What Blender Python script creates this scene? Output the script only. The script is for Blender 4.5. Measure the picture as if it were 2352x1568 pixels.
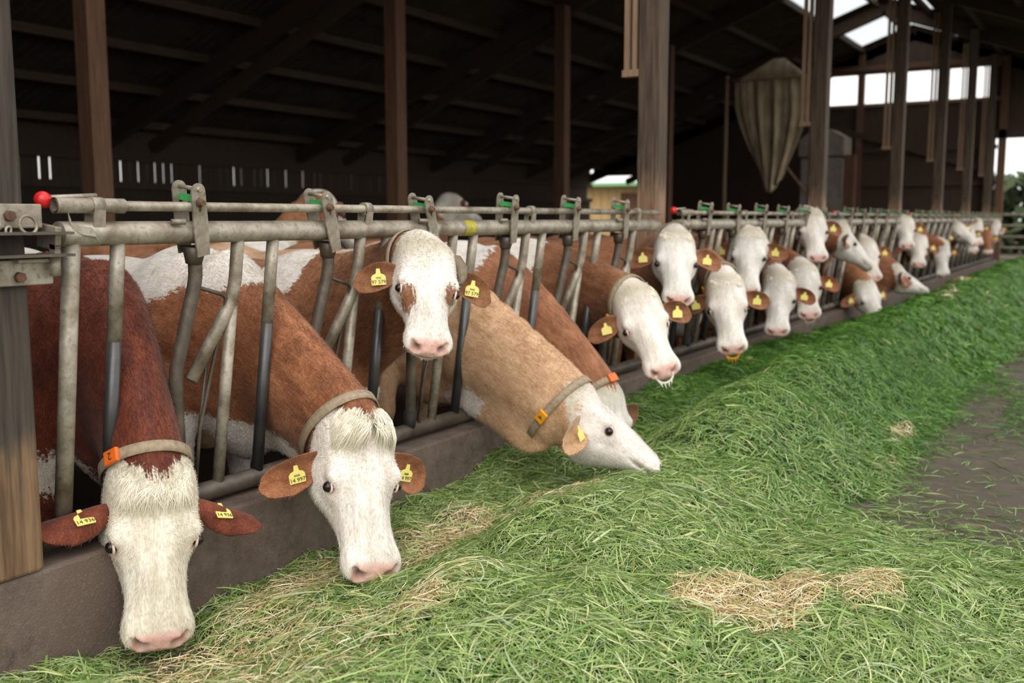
import bpy, bmesh, math, random
import numpy as np
from mathutils import Vector, Matrix
rng = np.random.default_rng(7); random.seed(7)
for o in list(bpy.data.objects): bpy.data.objects.remove(o)
S = bpy.context.scene; COL = S.collection
# ------------------------------------------------------------------ camera
cd = bpy.data.cameras.new('camera'); cam = bpy.data.objects.new('camera', cd); COL.objects.link(cam); S.camera = cam
cd.sensor_width = 36; cd.lens = 2287/2352*36; cd.clip_end = 300
yaw = math.radians(31.5); pit = math.atan(284/2287)
cam.location = (0, -2.8, 1.42)
fw = Vector((math.cos(yaw)*math.cos(pit), math.sin(yaw)*math.cos(pit), -math.sin(pit)))
cam.rotation_euler = fw.to_track_quat('-Z', 'Y').to_euler()
cd.dof.use_dof = True; cd.dof.focus_distance = 3.55; cd.dof.aperture_fstop = 2.2
# ------------------------------------------------------------------ sky and exposure
W = bpy.data.worlds.new('overcast'); S.world = W; W.use_nodes = True
bg = W.node_tree.nodes['Background']; bg.inputs[0].default_value = (1.0, 0.985, 0.96, 1); bg.inputs[1].default_value = 1.0
sd = bpy.data.lights.new('sun', 'SUN'); sd.energy = 0.9; sd.angle = math.radians(50); sd.color = (1, .96, .9)
sun = bpy.data.objects.new('sun', sd); COL.objects.link(sun)
sun.rotation_euler = Vector((0.62, 0.62, -0.72)).to_track_quat('-Z', 'Y').to_euler()
S.view_settings.view_transform = 'Standard'; S.view_settings.look = 'None'; S.view_settings.gamma = 1
S.view_settings.use_curve_mapping = False; S.view_settings.exposure = 0.68
# ------------------------------------------------------------------ helpers
WL = {}                                   # world location of parents
def link(o, parent=None):
    COL.objects.link(o)
    if parent: o.parent = parent
    return o
def tag(o, label=None, cat=None, group=None, kind=None):
    if label: o['label'] = label
    if cat: o['category'] = cat
    if group: o['group'] = group
    if kind: o['kind'] = kind
    return o
def empty(name, loc=(0, 0, 0), rot=(0, 0, 0)):
    o = bpy.data.objects.new(name, None); o.empty_display_size = .1; o.location = loc; o.rotation_euler = rot; COL.objects.link(o); return o
class MB:
    def __init__(s): s.v = []; s.f = []; s.sm = []
    def add(s, vs, fs, smooth=False):
        k = len(s.v); s.v += [tuple(p) for p in vs]; s.f += [tuple(i+k for i in q) for q in fs]; s.sm += [smooth]*len(fs); return s
    def box(s, lo, hi):
        x0, y0, z0 = lo; x1, y1, z1 = hi
        return s.add([(x0,y0,z0),(x1,y0,z0),(x1,y1,z0),(x0,y1,z0),(x0,y0,z1),(x1,y0,z1),(x1,y1,z1),(x0,y1,z1)],
                     [(0,3,2,1),(4,5,6,7),(0,1,5,4),(1,2,6,5),(2,3,7,6),(3,0,4,7)])
    def beam(s, a, b, w, h, up=(0,0,1)):
        a = Vector(a); b = Vector(b); d = (b-a).normalized(); sd_ = d.cross(Vector(up)).normalized(); u = sd_.cross(d)
        vs = []
        for p in (a, b):
            for i, j in ((-1,-1),(1,-1),(1,1),(-1,1)): vs.append(p+sd_*(i*w/2)+u*(j*h/2))
        return s.add(vs, [(0,1,2,3),(7,6,5,4),(0,4,5,1),(1,5,6,2),(2,6,7,3),(3,7,4,0)])
    def tube(s, pts, r, n=10, caps=True, closed=False):
        P = [Vector(p) for p in pts]; m = len(P); R = r if isinstance(r, (list, tuple)) else [r]*m
        T = []
        for i in range(m):
            if closed: t = P[(i+1) % m]-P[i-1]
            else: t = P[min(i+1, m-1)]-P[max(i-1, 0)]
            T.append(t.normalized())
        nrm = T[0].orthogonal().normalized(); vs = []
        for i in range(m):
            nrm = (nrm - T[i]*nrm.dot(T[i])).normalized(); b = T[i].cross(nrm)
            for k in range(n):
                a = 2*math.pi*k/n; vs.append(P[i]+(nrm*math.cos(a)+b*math.sin(a))*R[i])
        fs = []
        for i in range(m if closed else m-1):
            j = (i+1) % m
            for k in range(n): fs.append((i*n+k, i*n+(k+1) % n, j*n+(k+1) % n, j*n+k))
        s.add(vs, fs, True)
        if caps and not closed:
            k0 = len(s.v)-m*n
            s.f += [tuple(k0+k for k in reversed(range(n))), tuple(k0+(m-1)*n+k for k in range(n))]; s.sm += [False]*2
        return s
    def sphere(s, c, r, n=12, m=8, scale=(1,1,1)):
        vs = []; fs = []
        for i in range(m+1):
            th = math.pi*i/m
            for k in range(n):
                a = 2*math.pi*k/n
                vs.append((c[0]+r*scale[0]*math.sin(th)*math.cos(a), c[1]+r*scale[1]*math.sin(th)*math.sin(a), c[2]+r*scale[2]*math.cos(th)))
        for i in range(m):
            for k in range(n): fs.append((i*n+k, (i+1)*n+k, (i+1)*n+(k+1) % n, i*n+(k+1) % n))
        return s.add(vs, fs, True)
    def mesh(s, name, mat):
        me = bpy.data.meshes.new(name); me.from_pydata(s.v, [], s.f); me.polygons.foreach_set('use_smooth', s.sm)
        if mat: me.materials.append(mat)
        me.update(); return me
    def build(s, name, mat, parent=None, loc=(0,0,0)):
        o = bpy.data.objects.new(name, s.mesh(name, mat)); o.location = loc; link(o, parent); return o
def rounded(o, w=.006, seg=2):
    m = o.modifiers.new('bevel', 'BEVEL'); m.width = w; m.segments = seg; m.limit_method = 'ANGLE'; return o
def np_mesh(name, v, tris=None, quads=None, mat=None, smooth=True):
    me = bpy.data.meshes.new(name); me.vertices.add(len(v)); me.vertices.foreach_set('co', np.ascontiguousarray(v, np.float32).ravel())
    loops = []; starts = []; totals = []; n = 0
    for F, k in ((quads, 4), (tris, 3)):
        if F is not None and len(F):
            F = np.asarray(F, np.int32); loops.append(F.ravel()); starts.append(n+np.arange(len(F))*k); totals.append(np.full(len(F), k)); n += F.size
    loops = np.concatenate(loops); starts = np.concatenate(starts); totals = np.concatenate(totals)
    me.loops.add(n); me.polygons.add(len(starts)); me.loops.foreach_set('vertex_index', loops.astype(np.int32))
    me.polygons.foreach_set('loop_start', starts.astype(np.int32)); me.polygons.foreach_set('loop_total', totals.astype(np.int32))
    me.polygons.foreach_set('use_smooth', np.full(len(starts), smooth))
    if mat: me.materials.append(mat)
    me.update(calc_edges=True); me.validate(); return me
def fattr(me, name, vals, typ='FLOAT'):
    a = me.attributes.new(name, typ, 'POINT')
    a.data.foreach_set({'FLOAT': 'value', 'FLOAT_VECTOR': 'vector', 'FLOAT_COLOR': 'color'}[typ], np.ascontiguousarray(vals, np.float32).ravel())
def sr(r, g, b):
    f = lambda c: (c/255/12.92 if c <= 10 else ((c/255+.055)/1.055)**2.4)
    return (f(r), f(g), f(b), 1)
# ------------------------------------------------------------------ materials
class NT:
    def __init__(s, name):
        s.m = bpy.data.materials.new(name); s.m.use_nodes = True; s.t = s.m.node_tree; s.b = s.t.nodes['Principled BSDF']
    def n(s, typ, **kw):
        nd = s.t.nodes.new(typ)
        for k, v in kw.items():
            if k.startswith('i_'): nd.inputs[int(k[2:]) if k[2:].isdigit() else k[2:]].default_value = v
            else: setattr(nd, k, v)
        return nd
    def l(s, a, b): s.t.links.new(a, b)
    def noise(s, vec, scale, detail=4, rough=.55):
        nd = s.n('ShaderNodeTexNoise'); nd.inputs['Scale'].default_value = scale; nd.inputs['Detail'].default_value = detail; nd.inputs['Roughness'].default_value = rough
        if vec: s.l(vec, nd.inputs['Vector'])
        return nd.outputs['Fac']
    def vmul(s, vec, k):
        nd = s.n('ShaderNodeVectorMath', operation='MULTIPLY'); s.l(vec, nd.inputs[0]); nd.inputs[1].default_value = k; return nd.outputs[0]
    def ramp(s, fac, stops):
        nd = s.n('ShaderNodeValToRGB'); e = nd.color_ramp.elements
        while len(e) < len(stops): e.new(.5)
        for i, (p, c) in enumerate(stops): e[i].position = p; e[i].color = c
        s.l(fac, nd.inputs[0]); return nd.outputs[0]
    def mix(s, fac, a, b):
        nd = s.n('ShaderNodeMix', data_type='RGBA')
        for sock, val in ((nd.inputs[0], fac), (nd.inputs[6], a), (nd.inputs[7], b)):
            if isinstance(val, (tuple, float, int)): sock.default_value = val
            else: s.l(val, sock)
        return nd.outputs[2]
    def math(s, op, a, b=0., c=0.):
        nd = s.n('ShaderNodeMath', operation=op)
        for sock, val in zip(nd.inputs, (a, b, c)):
            if isinstance(val, (float, int)): sock.default_value = val
            else: s.l(val, sock)
        return nd.outputs[0]
    def sstep(s, v, lo, hi):
        nd = s.n('ShaderNodeMapRange', interpolation_type='SMOOTHSTEP'); s.l(v, nd.inputs[0]); nd.inputs[1].default_value = lo; nd.inputs[2].default_value = hi; return nd.outputs[0]
    def attr(s, name, out='Fac'):
        nd = s.n('ShaderNodeAttribute', attribute_name=name); return nd.outputs[out]
    def obj(s): return s.n('ShaderNodeTexCoord').outputs['Object']
    def col(s, c):
        if isinstance(c, tuple): s.b.inputs['Base Color'].default_value = c
        else: s.l(c, s.b.inputs['Base Color'])
    def rough(s, r): s.b.inputs['Roughness'].default_value = r
    def bump(s, h, strength=.4, dist=.01):
        nd = s.n('ShaderNodeBump'); nd.inputs['Strength'].default_value = strength; nd.inputs['Distance'].default_value = dist
        s.l(h, nd.inputs['Height']); s.l(nd.outputs[0], s.b.inputs['Normal'])
def simple(name, c, rough=.6, metal=0, c2=None, scale=20):
    t = NT(name); t.rough(rough); t.b.inputs['Metallic'].default_value = metal
    n = t.noise(t.obj(), scale, 5)
    t.col(t.ramp(n, [(.3, c), (.7, c2 or tuple(x*.7 for x in c[:3])+(1,))])); t.bump(n, .15, .003); return t.m
def wood(name, c1, c2, c3=None, axis=2, scale=1.):
    t = NT(name); o = t.obj(); k = [28*scale]*3; k[axis] = 1.6*scale
    n = t.noise(t.vmul(o, tuple(k)), 1.5, 6, .6); big = t.noise(o, 1.7, 3)
    c = t.ramp(n, [(.25, c1), (.75, c2)])
    if c3: c = t.mix(t.sstep(big, .48, .66), c, c3)
    t.col(c); t.rough(.8); t.bump(n, .5, .006); return t.m
def galv(name='galvanised_steel', dark=False):
    t = NT(name); o = t.obj(); n = t.noise(o, 9, 6, .65); n2 = t.noise(o, 60, 4)
    if dark: c = t.ramp(n, [(.3, sr(62,58,54)), (.55, sr(96,86,76)), (.75, sr(128,116,100))])
    else: c = t.ramp(n, [(.28, sr(98,86,70)), (.45, sr(142,132,116)), (.6, sr(174,167,152)), (.76, sr(122,108,88))])
    c = t.mix(t.math('MULTIPLY', t.sstep(n2, .55, .75), .5), c, sr(92,74,54))
    t.col(c); t.rough(.5); t.b.inputs['Metallic'].default_value = .35; t.bump(n2, .15, .002); return t.m
M = {}
M['galv'] = galv(); M['galv_dark'] = galv('worn_steel', True)
M['black_steel'] = simple('polished_worn_tube', sr(58,60,66), .35, .5, sr(92,90,88), 6)
M['rust'] = simple('rusty_bolt', sr(120,88,64), .7, .2, sr(82,58,44), 60)
M['green'] = simple('green_plastic', sr(72,170,98), .4, 0, sr(60,150,84))
M['red'] = simple('red_knob', sr(214,40,40), .3, 0, sr(200,32,34))
M['rubber'] = simple('black_rubber', sr(34,32,32), .7)
M['yellow_sticker'] = simple('yellow_sticker', sr(206,178,40), .5, 0, sr(120,140,60), 60)
def rubbed(name, c1, c2, b1, b2, zlo, zhi):
    t = NT(name); o = t.obj(); n = t.noise(t.vmul(o, (30, 30, 1.5)), 1.5, 6, .6); big = t.noise(t.vmul(o, (6, 6, 2)), 1, 4)
    z = t.n('ShaderNodeSeparateXYZ'); t.l(o, z.inputs[0]); k = t.sstep(t.math('ADD', z.outputs[2], t.math('MULTIPLY', t.math('SUBTRACT', big, .5), 1.1)), zhi, zlo)
    kn = t.noise(t.vmul(o, (10, 10, 4)), 1, 2); bare = t.mix(t.sstep(kn, .58, .72), t.ramp(n, [(.38, b1), (.62, b2)]), sr(126,78,44))
    t.col(t.mix(k, t.ramp(n, [(.38, c1), (.62, c2)]), bare)); t.rough(.8); t.bump(n, .6, .006); return t.m
M['post_wood'] = rubbed('weathered_post', sr(46,39,33), sr(72,63,54), sr(84,62,42), sr(130,102,74), .5, .78)
M['post_bare'] = rubbed('rubbed_post_wood', sr(62,50,40), sr(96,80,64), sr(118,92,72), sr(156,126,100), 1.45, 1.9)
M['barn_post'] = wood('barn_post_wood', sr(74,50,36), sr(118,86,62))
M['roof_wood'] = wood('roof_timber', sr(46,33,20), sr(82,62,40), None, 0)
M['board'] = wood('wall_board', sr(48,34,24), sr(76,58,42))
M['batten'] = wood('pale_batten', sr(122,96,74), sr(160,132,106))
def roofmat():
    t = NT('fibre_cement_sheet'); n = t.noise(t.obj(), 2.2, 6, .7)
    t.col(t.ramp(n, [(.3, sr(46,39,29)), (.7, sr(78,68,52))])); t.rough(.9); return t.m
M['roof'] = roofmat()
def skymat():
    t = NT('translucent_sheet'); t.b.inputs['Base Color'].default_value = (.9,.92,.95,1); t.rough(.5)
    tr = t.n('ShaderNodeBsdfTranslucent'); tr.inputs[0].default_value = (.92,.94,.96,1); mx = t.n('ShaderNodeMixShader'); mx.inputs[0].default_value = .85
    t.l(t.b.outputs[0], mx.inputs[1]); t.l(tr.outputs[0], mx.inputs[2]); t.l(mx.outputs[0], t.t.nodes['Material Output'].inputs[0]); return t.m
M['skylight'] = skymat()
def concrete(name, c1, c2, c3, sc=9):
    t = NT(name); o = t.obj(); n = t.noise(o, sc, 8, .7); g = t.noise(o, 140, 3); b = t.noise(o, 1.6, 4)
    c = t.ramp(n, [(.3, c1), (.7, c2)]); c = t.mix(t.sstep(b, .45, .62), c, c3)
    c = t.mix(t.math('MULTIPLY', t.sstep(g, .5, .75), .35), c, sr(134,120,108)); t.col(c); t.rough(.9)
    t.bump(t.math('ADD', g, n), .5, .006); return t.m
M['kerb'] = concrete('rough_kerb_concrete', sr(72,60,52), sr(118,104,94), sr(96,80,70))
M['asphalt'] = concrete('worn_asphalt', sr(66,58,48), sr(100,90,76), sr(80,72,60), 5)
M['dirt'] = concrete('stall_floor', sr(38,30,22), sr(62,50,38), sr(46,36,28), 3)
M['white_paint'] = simple('white_paint', sr(236,232,224), .6, 0, sr(214,206,192))
M['straw_wood'] = wood('yellow_boards', sr(188,150,96), sr(222,190,136))
M['grey_panel'] = simple('pale_grey_panel', sr(150,140,126), .7, 0, sr(120,110,98), 4)
def clothmat():
    t = NT('dusty_netting'); n = t.noise(t.vmul(t.obj(), (1, 1, .25)), 9, 5); t.col(t.ramp(n, [(.3, sr(150,134,108)), (.7, sr(206,188,156))])); t.rough(.95); t.bump(n, .6, .03); return t.m
M['netting'] = clothmat()
M['dark_pane'] = simple('dark_glass', sr(70,62,58), .2, 0, sr(90,82,78)); M['pale_green'] = simple('pale_green_eave', sr(150,200,150), .6, 0, sr(130,186,130)); M['hedge'] = simple('hedge_leaf', sr(38,52,24), .7, 0, sr(60,76,34), 3)
# ------------------------------------------------------------------ barn structure
Y_RIDGE, Z_RIDGE, SL = 2.2, 6.29, .37
def roof_z(y): return Z_RIDGE-SL*abs(y-Y_RIDGE)
XG, YB, YE, XN = 28.2, 11.6, -2.3, 1.1          # far gable, back wall, front eave, near end
g = MB().box((-30, -40, -.3), (90, 50, 0)).build('ground', M['asphalt']); g.name = 'floor'; tag(g, 'worn grey-brown asphalt of the feeding alley', None, kind='structure')
fl = MB().box((XN, .16, 0), (XG, YB, .03)).build('floor_stall', M['dirt']); tag(fl, 'dark dirty stall floor behind the feed fence', None, kind='structure')
kb = MB().box((-.6, -.06, -.05), (XG, .16, .36)).build('wall_kerb', M['kerb']); tag(kb, 'low rough brown concrete kerb under the feed fence', None, kind='structure'); rounded(kb, .012)
ceil = empty('ceiling', (0, 0, 0)); tag(ceil, 'dark corrugated barn roof on timber rafters', None, kind='structure')
RAFT = [1.5+4.58*i for i in range(6)]+[XG+.08]
def sheet(x0, x1, ya, yb, mat, name='roof_sheet'):
    n = int((x1-x0)/.03); xs = np.linspace(x0, x1, n); za = roof_z(ya)+.09; zb = roof_z(yb)+.09
    w = .022*np.cos(2*np.pi*xs/.18); nrm = .0
    v = np.concatenate([np.stack([xs, np.full(n, ya), za+w], 1), np.stack([xs, np.full(n, yb), zb+w], 1),
                        np.stack([xs, np.full(n, ya), za+w+.008], 1), np.stack([xs, np.full(n, yb), zb+w+.008], 1)])
    i = np.arange(n-1); q = np.concatenate([np.stack([i, i+n, i+n+1, i+1], 1), np.stack([i+2*n, i+2*n+1, i+3*n+1, i+3*n], 1)])
    o = bpy.data.objects.new(name, np_mesh(name, v, quads=q, mat=mat)); link(o, ceil); return o
left_courses = [11.9, 9.2, 6.6, 4.2, 3.45, Y_RIDGE-.02]
right_courses = [Y_RIDGE+.02, 1.1, -.2, YE]
for bi in range(len(RAFT)-1):
    x0, x1 = RAFT[bi], RAFT[bi+1]
    for a, b in zip(left_courses[:-1], left_courses[1:]):
        if b > 2 and a < 3.5 and bi >= 4:
            segs = [(x0, x0+.9, 'roof'), (x0+.9, x1-.35, 'skylight'), (x1-.35, x1, 'roof')]
            for s0, s1, mm in segs: sheet(s0, s1, a, b, M[mm], 'skylight_sheet' if mm == 'skylight' else 'roof_sheet')
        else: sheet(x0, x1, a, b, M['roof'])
    if bi == 0: continue  # front slope left open over the first bay to let sky light onto the foreground
    for a, b in zip(right_courses[:-1], right_courses[1:]):
        if a > 1.9 and bi >= 4:
            for s0, s1, mm in [(x0, x0+.9, 'roof'), (x0+.9, x1-.35, 'skylight'), (x1-.35, x1, 'roof')]: sheet(s0, s1, a, b, M[mm], 'skylight_sheet' if mm == 'skylight' else 'roof_sheet')
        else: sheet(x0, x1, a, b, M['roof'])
for x in RAFT:
    o = MB().beam((x, YB+.2, roof_z(YB+.2)-.16), (x, Y_RIDGE, Z_RIDGE-.16), .16, .26).build('rafter', M['roof_wood'], ceil)
    if x > 5: MB().beam((x, YE, roof_z(YE)-.16), (x, Y_RIDGE, Z_RIDGE-.16), .16, .26).build('rafter', M['roof_wood'], ceil)
    o = MB().beam((x, YB-1.2, roof_z(YB-1.2)-.75), (x, 5.5, roof_z(5.5)-.42), .12, .18).build('brace', M['roof_wood'], ceil)
for y in (11.2, 10.1, 9.0, 7.9, 6.8, 5.7, 4.6, 3.45, 2.35, 1.2, .1, -1.0, -2.1):
    MB().beam((RAFT[0]-.3 if y > 2 else RAFT[1]-.3, y, roof_z(y)-.02), (XG, y, roof_z(y)-.02), .10, .12).build('purlin', M['roof_wood'], ceil)
# unseen near end wall, added to keep daylight out; back wall of spaced boards
wn = empty('wall_near_unseen', (XN, 0, 0)); tag(wn, 'unseen boarded end wall added to block daylight beside the first cow', None, kind='structure')
y = .35
while y < YB:
    MB().box((-.03, y, 0), (0, min(y+.3, YB), roof_z(y+.15)+.05)).build('board', M['board'], wn); y += .305
wb = empty('wall_back', (0, YB, 0)); tag(wb, 'dark back wall of spaced upright boards with daylight gaps', None, kind='structure')
MB().box((XN, 0, 0), (XG, .06, 1.95)).build('lower_panel', M['dirt'], wb)
MB().box((XN, 0, 2.38), (XG, .05, roof_z(YB)+.12)).build('upper_panel', M['board'], wb)
MB().box((XN, -.08, 1.9), (XG, 0, 2.02)).build('rail', M['board'], wb); MB().box((XN, -.08, 2.36), (XG, 0, 2.46)).build('rail', M['board'], wb)
x = XN; proto = None; k = 0
while x < XG-.3:
    w = .145
    if proto is None: proto = MB().box((0, .0, 1.95), (w, .035, 2.42)).build('slat', M['board'], wb); o = proto
    else: o = proto.copy(); COL.objects.link(o)
    o.location = (x, 0, 0); gap = random.choice((.022, .034, .04)) if random.random() < .6 else .005
    if x < 9: gap *= 1.4
    if x > 18: gap *= .45
    x += w+gap
# far gable
wg = empty('wall_gable', (XG, 0, 0)); tag(wg, 'far gable wall with a bright window band under the ridge', None, kind='structure')
def gboards(ya, yb, z0, z1f, w=.34):
    y = ya
    while y < yb-.02:
        e = min(y+w-.004, yb); zt = z1f if isinstance(z1f, (int, float)) else min(z1f(y), z1f(e))
        za, zb = (zt, zt) if isinstance(z1f, (int, float)) else (z1f(y), z1f(e))
        if zt > z0: MB().add([(0,y,z0),(.05,y,z0),(.05,e,z0),(0,e,z0),(0,y,za),(.05,y,za),(.05,e,zb),(0,e,zb)], [(0,3,2,1),(4,5,6,7),(0,1,5,4),(1,2,6,5),(2,3,7,6),(3,0,4,7)]).build('board', M['board'], wg)
        y += w
gboards(-2.3, .15, 3.6, lambda y: roof_z(y)+.13)
gboards(.15, 4.45, 0, 4.38); gboards(.15, 4.45, 5.22, lambda y: roof_z(y)+.13)
gboards(4.45, 9.6, 0, lambda y: roof_z(y)+.13); gboards(9.6, 11.5, 2.7, lambda y: roof_z(y)+.13)
for y0 in (.15, 1.3, 2.35, 3.4, 4.4): MB().box((-.03, y0, 4.3), (.05, y0+.09, 5.3)).build('window_post', M['board'], wg)
for z0 in (4.36, 5.2): MB().box((-.06, .1, z0), (0, 4.5, z0+.08)).build('window_rail', M['batten'], wg)
for z0, y1 in ((2.25, 4.4), (3.15, 4.4)): MB().box((-.1, .1, z0), (0, y1, z0+.1)).build('rail', M['board'], wg)
MB().beam((-.1, 4.4, 3.9), (-.1, .2, 2.6), .1, .14).build('brace', M['board'], wg)
MB().box((-.14, 3.4, .0), (0, 3.56, 5.9)).build('wall_post', M['barn_post'], wg)
MB().box((-.12, -.1, 0), (.02, .08, 5.3)).build('wall_post', M['barn_post'], wg)
MB().box((-.12, -2.3, 3.4), (0, .15, 3.62)).build('lintel', M['board'], wg)
MB().box((-.2, Y_RIDGE-2.3, 5.28), (-.05, Y_RIDGE+2.3, 5.42)).build('tie_beam', M['barn_post'], wg)
# posts of the open front, with the paired battens that hang on them
def barn_post(x, y, w, top, mat, label, hang=True):
    r = empty('barn_post', (x, y, 0)); tag(r, label, 'post', 'timber posts of the barn')
    rounded(MB().box((-w/2, -w/2, 0), (w/2, w/2, top)).build('timber', mat, r), .01)
    if hang:
        for dy in (.04, .105): MB().box((-.07, w/2+dy-.018, 2.5), (-.02, w/2+dy+.018, top-.3)).build('batten', M['batten'], r)
        MB().box((-.08, w/2, 2.46), (.0, w/2+.135, 2.51)).build('bracket', M['batten'], r)
    return r
FP = [(7.0, 'first thick front post, between the first two fence panels'), (11.73, 'front post just right of the hanging netting'), (16.29, 'front post before the bright window band, third beyond the near one'),
      (20.3, 'slim front post right of the window mullion, fourth beyond the near one'), (24.2, 'distant front post second from the right end'), (28.0, 'most distant front post at the right edge of the gable')]
for x, lb in FP: barn_post(x, .26, .17, roof_z(.26)-.1, M['post_bare'], lb)
IP = [(1.49, 'x'), (5.99, 'dark red-brown inner post at the upper left behind the fence'), (10.49, 'inner post rising behind the third lock lever'), (14.99, 'inner post meeting the rafter left of the thick front post'), (19.5, 'inner post half hidden behind the thick front post')]
for x, lb in IP[1:]: barn_post(x, 5.4, .2, roof_z(5.4)-.2, M['barn_post'], lb, False)
# near left post with fence bracket and chain
np_ = empty('barn_post', (1.60, .03, 0)); tag(np_, 'weathered grey post at the left edge carrying a bracket and chain', 'post', 'timber posts of the barn')
rounded(MB().box((-.24, -.1, .36), (.145, .12, 5.2)).build('timber', M['post_wood'], np_), .012)
br = MB().box((-.24, -.125, 1.39), (.185, -.102, 1.46)).build('bracket_plate', M['galv'], np_); rounded(br, .004)
br = MB().box((-.24, -.125, 1.225), (.21, -.102, 1.30)).build('bracket_plate', M['galv'], np_); rounded(br, .004)
MB().box((-.24, -.20, 1.372), (.235, -.105, 1.380)).build('bracket_flange', M['galv_dark'], np_)
MB().box((-.24, -.20, 1.308), (.235, -.105, 1.316)).build('bracket_flange', M['galv_dark'], np_)
for bx, bz in ((-.06, 1.425), (.08, 1.425), (-.02, 1.25), (.1, 1.25)):
    MB().tube([(bx, -.126, bz), (bx, -.142, bz)], .016, 6).build('bolt', M['rust'], np_)
def ring(c, r, th, ax, ay, sx=1, n=14):
    return [Vector(c)+Vector(ax)*(math.cos(2*math.pi*i/n)*r*sx)+Vector(ay)*(math.sin(2*math.pi*i/n)*r) for i in range(n)]
chain = [(-.06,-.15,1.47),(-.045,-.15,1.44),(-.075,-.155,1.43),(-.085,-.16,1.40),(-.02,-.15,1.435),(.005,-.155,1.42),(.03,-.16,1.40),(.05,-.17,1.385),(-.11,-.16,1.385)]
for i, c in enumerate(chain):
    d = Vector((.3 if i % 2 else -.2, 0, 1)).normalized(); p = d.cross(Vector((0, 1, 0))) if i % 2 else Vector((.3, .95, 0))
    MB().tube(ring(c, .011, .003, p.normalized(), d, .7), .0035, 6, closed=True).build('chain_link', M['galv'], np_)
MB().tube(ring((.11, -.17, 1.40), .026, .004, (1, 0, 0), (0, .2, 1)), .0045, 8, closed=True).build('pull_ring', M['galv'], np_)
MB().tube([(.2, -.15, 1.31), (.2, -.15, 1.25)], .016, 8).build('bracket_pin', M['galv'], np_)
# hanging netting, pale cupboard, outbuilding seen through the far opening
def netting():
    n, m = 44, 40; v = []; f = []
    for j in range(m):
        t = j/(m-1); half = .82*(1-.72*max(0, t-.25)**1.4/.75**1.4); sh = -.12*t
        for i in range(n):
            s = i/(n-1)*2-1; y = 4.0+sh+s*half; fold = .07*math.sin(s*15+t*2)+.05*math.sin(s*27+1+3*t)
            sag = .25*t*(1-s*s); zb = 4.42-2.45*t*(1-.18*s*s)
            v.append((21.9+fold*(0.3+t)-sag, y, zb)); 
    for j in range(m-1):
        for i in range(n-1): f.append((j*n+i, j*n+i+1, (j+1)*n+i+1, (j+1)*n+i))
    mb = MB(); mb.add(v, f, True); r = empty('feed_netting', (0, 0, 0)); tag(r, 'dusty brown netting hanging in folds from a pole frame', 'netting')
    o = mb.build('net', M['netting'], r); sm = o.modifiers.new('s', 'SOLIDIFY'); sm.thickness = .012
    top = MB(); tv = []; tf = []
    for i in range(12):
        s = i/11*2-1; tv += [(21.85, 4.0+s*.8, 4.42), (21.95, 3.85+s*.12, 4.85)]
    for i in range(11): tf.append((2*i, 2*i+2, 2*i+3, 2*i+1))
    top.add(tv, tf, True); o = top.build('net_gather', M['netting'], r); sm = o.modifiers.new('s', 'SOLIDIFY'); sm.thickness = .012
    MB().tube([(21.9, 5.0, 0), (21.9, 5.0, 4.55)], .045, 8).build('pole', M['batten'], r)
    MB().tube([(21.9, 3.1, 0), (21.9, 3.1, 4.55)], .04, 8).build('pole', M['batten'], r)
    MB().tube([(21.9, 5.0, 4.44), (21.9, 3.1, 4.44)], .035, 8).build('crossbar', M['batten'], r)
    MB().tube([(21.9, 3.1, 1.9), (21.9, 4.0, 3.0)], .025, 8).build('stay', M['batten'], r)
netting()
cb = empty('feed_bin', (25.5, 0, 0)); tag(cb, 'pale grey bin with rounded hood right of the netting', 'bin')
rounded(MB().box((0, 3.3, 0), (.8, 4.3, 2.9)).build('body', M['grey_panel'], cb), .03)
hood = [(0, 3.25, 2.95), (0, 4.35, 2.95), (0, 4.35, 3.35), (0, 4.1, 3.55), (0, 3.6, 3.6), (0, 3.25, 3.4)]
mb = MB(); mb.add([p for p in hood]+[(.8, p[1], p[2]) for p in hood], [(0,1,2,3,4,5), (11,10,9,8,7,6)]+[(i, (i+1) % 6+0, (i+1) % 6+6, i+6) for i in range(6)]); mb.build('hood', M['grey_panel'], cb)
MB().box((-.06, 2.95, 0), (.1, 3.22, 2.95)).build('corner_post', M['barn_post'], cb)
hs = empty('outbuilding', (33, 10.5, 0)); tag(hs, 'sunlit yellow boarded shed with a white window seen through the far opening', 'shed')
for i in range(18): MB().box((0, -2+i*.32, 0), (.1, -2+i*.32+.3, 2.55)).build('board', M['straw_wood'], hs)
MB().box((-.05, -.55, .6), (0, .75, 2.3)).build('window_frame', M['white_paint'], hs); MB().box((-.08, -.22, .8), (-.05, .42, 1.95)).build('pane', M['dark_pane'], hs)
MB().box((-.06, 1.35, 0), (0, 2.3, 2.3)).build('door', M['barn_post'], hs)
MB().beam((-.35, -2.3, 2.6), (-.35, 4, 2.6), .7, .12).build('green_eave', M['pale_green'], hs)
MB().box((-.3, -1.6, 0), (-.05, -1.35, 2.5)).build('corner_post', M['white_paint'], hs)
fb = empty('farmhouse', (58, -3.5, 0)); tag(fb, 'pale distant house seen through the opening at the right edge', 'building')
MB().box((0, -5, 0), (5, 4.4, 7.2)).build('wall', M['white_paint'], fb); MB().beam((-.1, -5.5, 4.6), (-.1, -1.2, 2.9), .3, .3).build('porch_roof', M['grey_panel'], fb)
for yy in (-2.6, 1.2): 
    w_ = MB().box((-.06, yy, 4.2), (0, yy+1.1, 5.7)).build('window', M['dark_pane'], fb)
MB().box((-.05, -5, 3.6), (0, 4.4, 3.8)).build('ledge', M['grey_panel'], fb)
hd_ = empty('hedge', (45, -1.2, 0)); tag(hd_, 'dark hedge in front of the pale distant house', 'hedge')
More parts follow.
